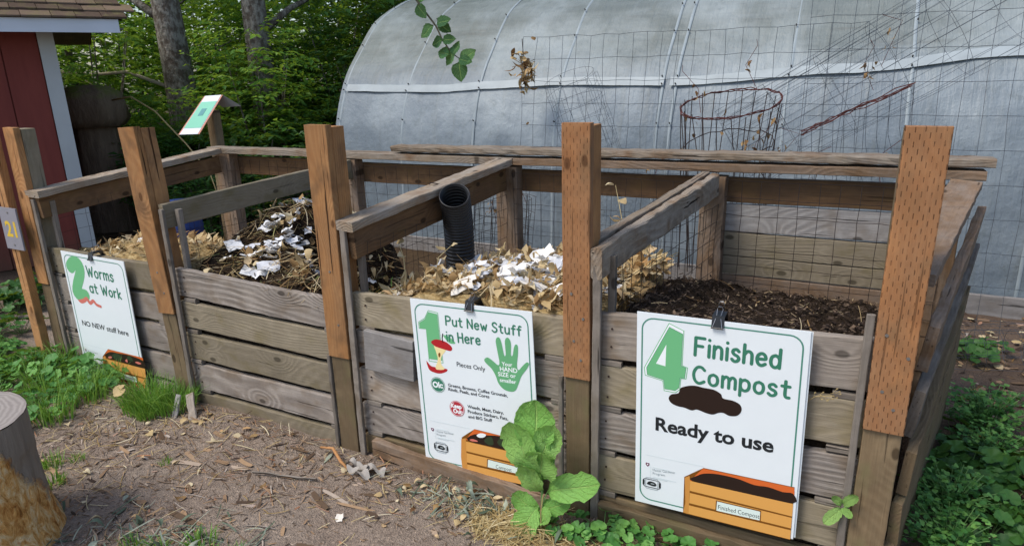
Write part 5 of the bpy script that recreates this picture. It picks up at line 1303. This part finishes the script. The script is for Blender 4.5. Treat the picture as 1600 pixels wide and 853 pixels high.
# ------------------------------------------------------------------ woodland
F1 = leafmat('sun_tinted_leaf', [(0, '#2c5224'), (.4, '#4a7a30'), (.75, '#86b04a'), (1, '#d0e07a')], .5, .5, '#b9cf3f')  # lime end puts sunlit foliage into the leaf colour
F2 = leafmat('shade_tinted_leaf', [(0, '#1d3920'), (.5, '#345d2d'), (.85, '#5a8840'), (1, '#8fb556')], .4, .5)  # darker greens paint the woodland shade into the leaf colour
M = Mat('mottled_bark', .9, .15); P = M.coord(); n = M.noise(M.vm('MULTIPLY', P, (1., 1., .6)), 15., 6., .7); v = M.noise(P, 22., 4., .65)
M.base(M.mix(M.rng(n, .40, .62, 0., 1., True), M.mix(v, lin('#4a4037'), lin('#70655a')), M.mix(v, lin('#7d776c'), lin('#a8a297')))); M.bump(M.f('ADD', n, v), .7, .03); M_bark = M.m
def spray(mb, c, d, L, leaf, n):
    d = Vector(d).normalized(); s = d.cross(Vector((0,0,1))); s = s.normalized() if s.length > .1 else Vector((1,0,0)); base = rnd.random()
    for i in range(n):
        t = (i + .5)/n; p = c + d*(L*(t-.5)) + Vector((0,0,-.12*L*t*t)); sg = 1 if i % 2 else -1
        ld = (d*.55 + s*sg*.8 + Vector((U(-.3,.3), U(-.3,.3), U(-.45,.15)))).normalized()
        nr = Vector((U(-.45,.45), U(-.45,.45), 1)).normalized(); w_ = ld.cross(nr).normalized(); l_ = leaf*U(.7,1.25); ww = l_*U(.24,.34)
        q = p + ld*l_*.45; dn = Vector((0,0,-.12*l_))
        mb.add([p, q + w_*ww + dn*-.6, p + ld*l_ + dn, q - w_*ww + dn*-.6], [(0,1,2),(0,2,3)], min(1, max(0, base*.6 + rnd.random()*.4)))
def shrub_mesh(nsp, rx, rz, z0, leaf):
    mb = MB()
    for k in range(nsp):
        a = U(0, 2*PI); q = rnd.random() ** .45; el = U(-1, 1)
        c = Vector((rx*q*math.cos(a)*math.sqrt(1-el*el*.7), rx*q*math.sin(a)*math.sqrt(1-el*el*.7), z0 + rz*el*q ** .5))
        spray(mb, c, (math.cos(a+U(-.8,.8)), math.sin(a+U(-.8,.8)), U(-.3,.5)), U(.3,.6), leaf, 9)
    return mb
def shrub(label, nsp, rx, rz, z0, leaf, mat):
    r = thing('forest_shrub', label, 'shrub', (0,0,0)); shrub_mesh(nsp, rx, rz, z0, leaf).build('foliage', mat, r, loc=(0,0,0))
    mb = MB()
    for k in range(6):
        a = U(0, 2*PI); mb.tube([(.08*math.cos(a), .08*math.sin(a), -.05), (rx*.3*math.cos(a), rx*.3*math.sin(a), z0*.7), (rx*.6*math.cos(a), rx*.6*math.sin(a), z0 + rz*.6)], [.025,.017,.006], 5)
    mb.build('stems', M_bark, r, loc=(0,0,0)); return r
s1 = shrub('', 520, 1.15, 1.5, 1.6, .11, F1); s2 = shrub('', 560, 1.1, 1.4, 1.5, .10, F2); s3 = shrub('', 300, .9, .7, .75, .12, F2)
def shrubs(pr, spots, label, group, first=True):
    for i, (x, y, s) in enumerate(spots):
        if i == 0 and first: o = pr; o.location = (x, y, 0); o.scale = (s, s, s)
        else: o = copy_tree(pr, (x, y, 0), U(0, 6), s)
        o['label'] = label; o['group'] = group
shrubs(s1, [(-9.9,3.8,1.), (-10.9,4.9,1.15), (-10.0,5.9,1.1), (-8.9,6.6,1.05), (-11.8,3.4,1.2), (-9.3,8.0,1.2), (-11.2,7.2,1.3), (-7.5,4.72,.85), (-8.1,3.75,.55)], 'sunny leafy shrub in the woodland beside the red shed', 'sunny woodland shrubs')
shrubs(s2, [(-7.6,6.9,1.1), (-7.0,8.3,1.2), (-8.1,9.4,1.3), (-6.9,10.3,1.3), (-6.6,6.2,.85), (-8.4,5.6,.8), (-9.6,9.9,1.4), (-7.9,11.8,1.5), (-6.1,7.4,1.)], 'dark leafy shrub in woodland shade beside the greenhouse end', 'dark woodland shrubs')
shrubs(s3, [(-6.6,4.9,.9), (-7.3,4.3,.9), (-6.3,3.9,.7), (-7.9,3.7,.9), (-6.7,3.1,.6), (-8.6,4.0,.9), (-7.3,5.5,1.1)], 'low dark undergrowth bush behind the left end of the bins', 'low bushes behind the bins')
def tree(x, y, r0, h, label, lean_=(0,0), ncr=170, crown_r=2.2, cz=7.0, mat=F1, group='woodland trees', leaf=.2):
    r = thing('forest_tree', label, 'tree', (x, y, 0), group); mb = MB(); path = [(lean_[0]*t*h + .05*fbm(t*4+x, 0, 0, 1, 2), lean_[1]*t*h + .05*fbm(t*4, y, 0, 1, 2), -.15 + t*h) for t in [k/14 for k in range(15)]]
    mb.tube(path, [r0*(1.35 if k == 0 else 1.1 if k == 1 else 1) * (1-.75*k/14) for k in range(15)], 16); mb.build('trunk', M_bark, r, loc=(0,0,0), smooth=True)
    mb = MB()
    for k in range(7):
        t = .35 + .08*k; b = Vector(path[int(t*14)]); a = U(0, 2*PI); mb.tube([b, b + Vector((math.cos(a)*.6, math.sin(a)*.6, .4)), b + Vector((math.cos(a)*1.5, math.sin(a)*1.5, .8))], [r0*.3, r0*.2, .01], 6)
    mb.build('limbs', M_bark, r, loc=(0,0,0), smooth=True)
    mb = MB()
    for k in range(ncr):
        a = U(0, 2*PI); q = rnd.random() ** .5; el = U(-1, 1); c = Vector((lean_[0]*h*.7 + crown_r*q*math.cos(a)*math.sqrt(1-el*el*.8), lean_[1]*h*.7 + crown_r*q*math.sin(a)*math.sqrt(1-el*el*.8), cz + (h-cz)*.75*el))
        spray(mb, c, (math.cos(a), math.sin(a), U(-.2,.4)), U(.5,.9), leaf, 8)
    mb.build('crown', mat, r, loc=(0,0,0)); return r
tree(-8.72, 4.45, .24, 9.5, 'thick mottled grey trunk standing behind the slanted information panel', (-.012, 0))
tree(-8.0, 5.3, .22, 9., 'second mottled grey trunk just right of thickest tree', (.004, .0))
tree(-10.6, 4.1, .07, 7., 'thin pale leaning trunk between the shed roof and thick tree', (-.03, .02), 90, 1.6, 6.4)
tree(-9.7, 5.2, .06, 7., 'slender pale trunk close behind the thick mottled tree', (.03, .0), 90, 1.6, 6.4)
tree(-6.9, 7.6, .07, 8., 'slender dark trunk in the deep shade near greenhouse end', (.01, 0), 170, 1.8, 5., F2)
tree(-7.3, 9.2, .2, 10., 'broad dark trunk deepest in shade near greenhouse end', (.0, 0), 240, 2.4, 6., F2)
# dead pale branches and the arching cane
def cane(label, pts, r0, mat):
    mb = MB(); n_ = len(pts); mb.tube(pts, [r0*(1-.6*k/n_) for k in range(n_)], 6); return tag(mb.build('dead_branch', mat, None, loc=pts[0], smooth=True), label, 'branch')
cane('pale dead branch reaching level from shed eave toward thick trunk', [(-8.85,4.3,1.75),(-9.2,4.0,1.95),(-9.6,3.75,1.92),(-10.2,3.5,2.0)], .03, M_drift)
cane('thin pale dead branch slanting below the level branch', [(-8.9,4.2,1.2),(-9.3,3.9,1.55),(-9.7,3.7,1.85)], .014, M_drift)
cane('thin arching pale cane bending over behind the second post', [(-7.9,2.85,1.62),(-7.55,2.85,1.66),(-7.1,2.8,1.5),(-6.6,2.75,1.15),(-6.3,2.75,.85),(-6.1,2.75,.2)], .011, M_straw)
# solid mass of the wood farther off
mb = MB()
for k in range(6400):
    t = rnd.random(); x = -15.5 + 13*t + U(-1.5,1.5); y = 6.5 + 9.5*t + U(-1.6, 4.5); z = rnd.random() * 8.0
    if t < .25: x -= 1.0
    spray(mb, Vector((x, y, z)), (U(-1,1), U(-1,1), U(-.3,.4)), U(.7,1.2), .24, 7)
tag(mb.build('far_wood', F2, None, loc=(-9,11,0)), 'dense dark green woodland foliage far behind the trees', 'woodland', kind='stuff')
# leafy branch that hangs into the top of the picture
r = thing('leafy_branch', 'hanging leafy green branch in front of the greenhouse top', 'branch', (-1.30, -.40, 2.10)); mb, lm = MB(), MB()
P0 = [(-1.75,-.9,3.1),(-1.6,-.7,2.7),(-1.42,-.5,2.3),(-1.315,-.42,2.08),(-1.265,-.39,2.0),(-1.245,-.385,1.955),(-1.215,-.38,1.915),(-1.185,-.38,1.895)]
mb.tube(P0, [.012,.009,.006,.0035,.003,.0026,.002,.0014], 6); mb.build('twig', plain('twig_bark', '#5e5a48', .8), r)
r_save = r
L_apple = leafmat('apple_leaf', [(0, '#2e5a36'), (.5, '#46774a'), (1, '#6d9a5c')], .25, .45, None, True)
L_must_, L_must = L_must, L_apple
for p, a, L, W in ((3,(-.8,0,.2),.06,.019),(3,(.5,-.2,-.7),.055,.021),(3,(.2,0,.6),.05,.02),(4,(.8,-.1,.3),.055,.022),(4,(-.7,-.2,-.5),.06,.02),(4,(.6,0,-.3),.05,.019),(5,(-.8,0,-.2),.05,.02),(5,(.7,-.1,.1),.05,.018),(6,(-.5,-.2,-.6),.062,.024),(6,(-.9,0,.25),.05,.022),(6,(.3,0,.8),.05,.02),(7,(.2,-.3,-.8),.065,.027),(7,(.9,0,.6),.06,.022),(7,(.9,-.1,-.1),.05,.018),(2,(.6,-.2,.3),.06,.02),(2,(-.6,-.2,.0),.06,.02),(1,(.6,-.2,.0),.06,.02),(1,(-.6,.2,.3),.06,.02)):
    b0 = Vector(P0[p]) + Vector((U(-.012,.012), U(-.01,.01), U(-.012,.012))); bigleaf(b0, b0 + Vector(a).normalized()*L, W, (U(-.4,.4), -1, U(.2,.7)), rnd.random(), 0., (.85, .85))
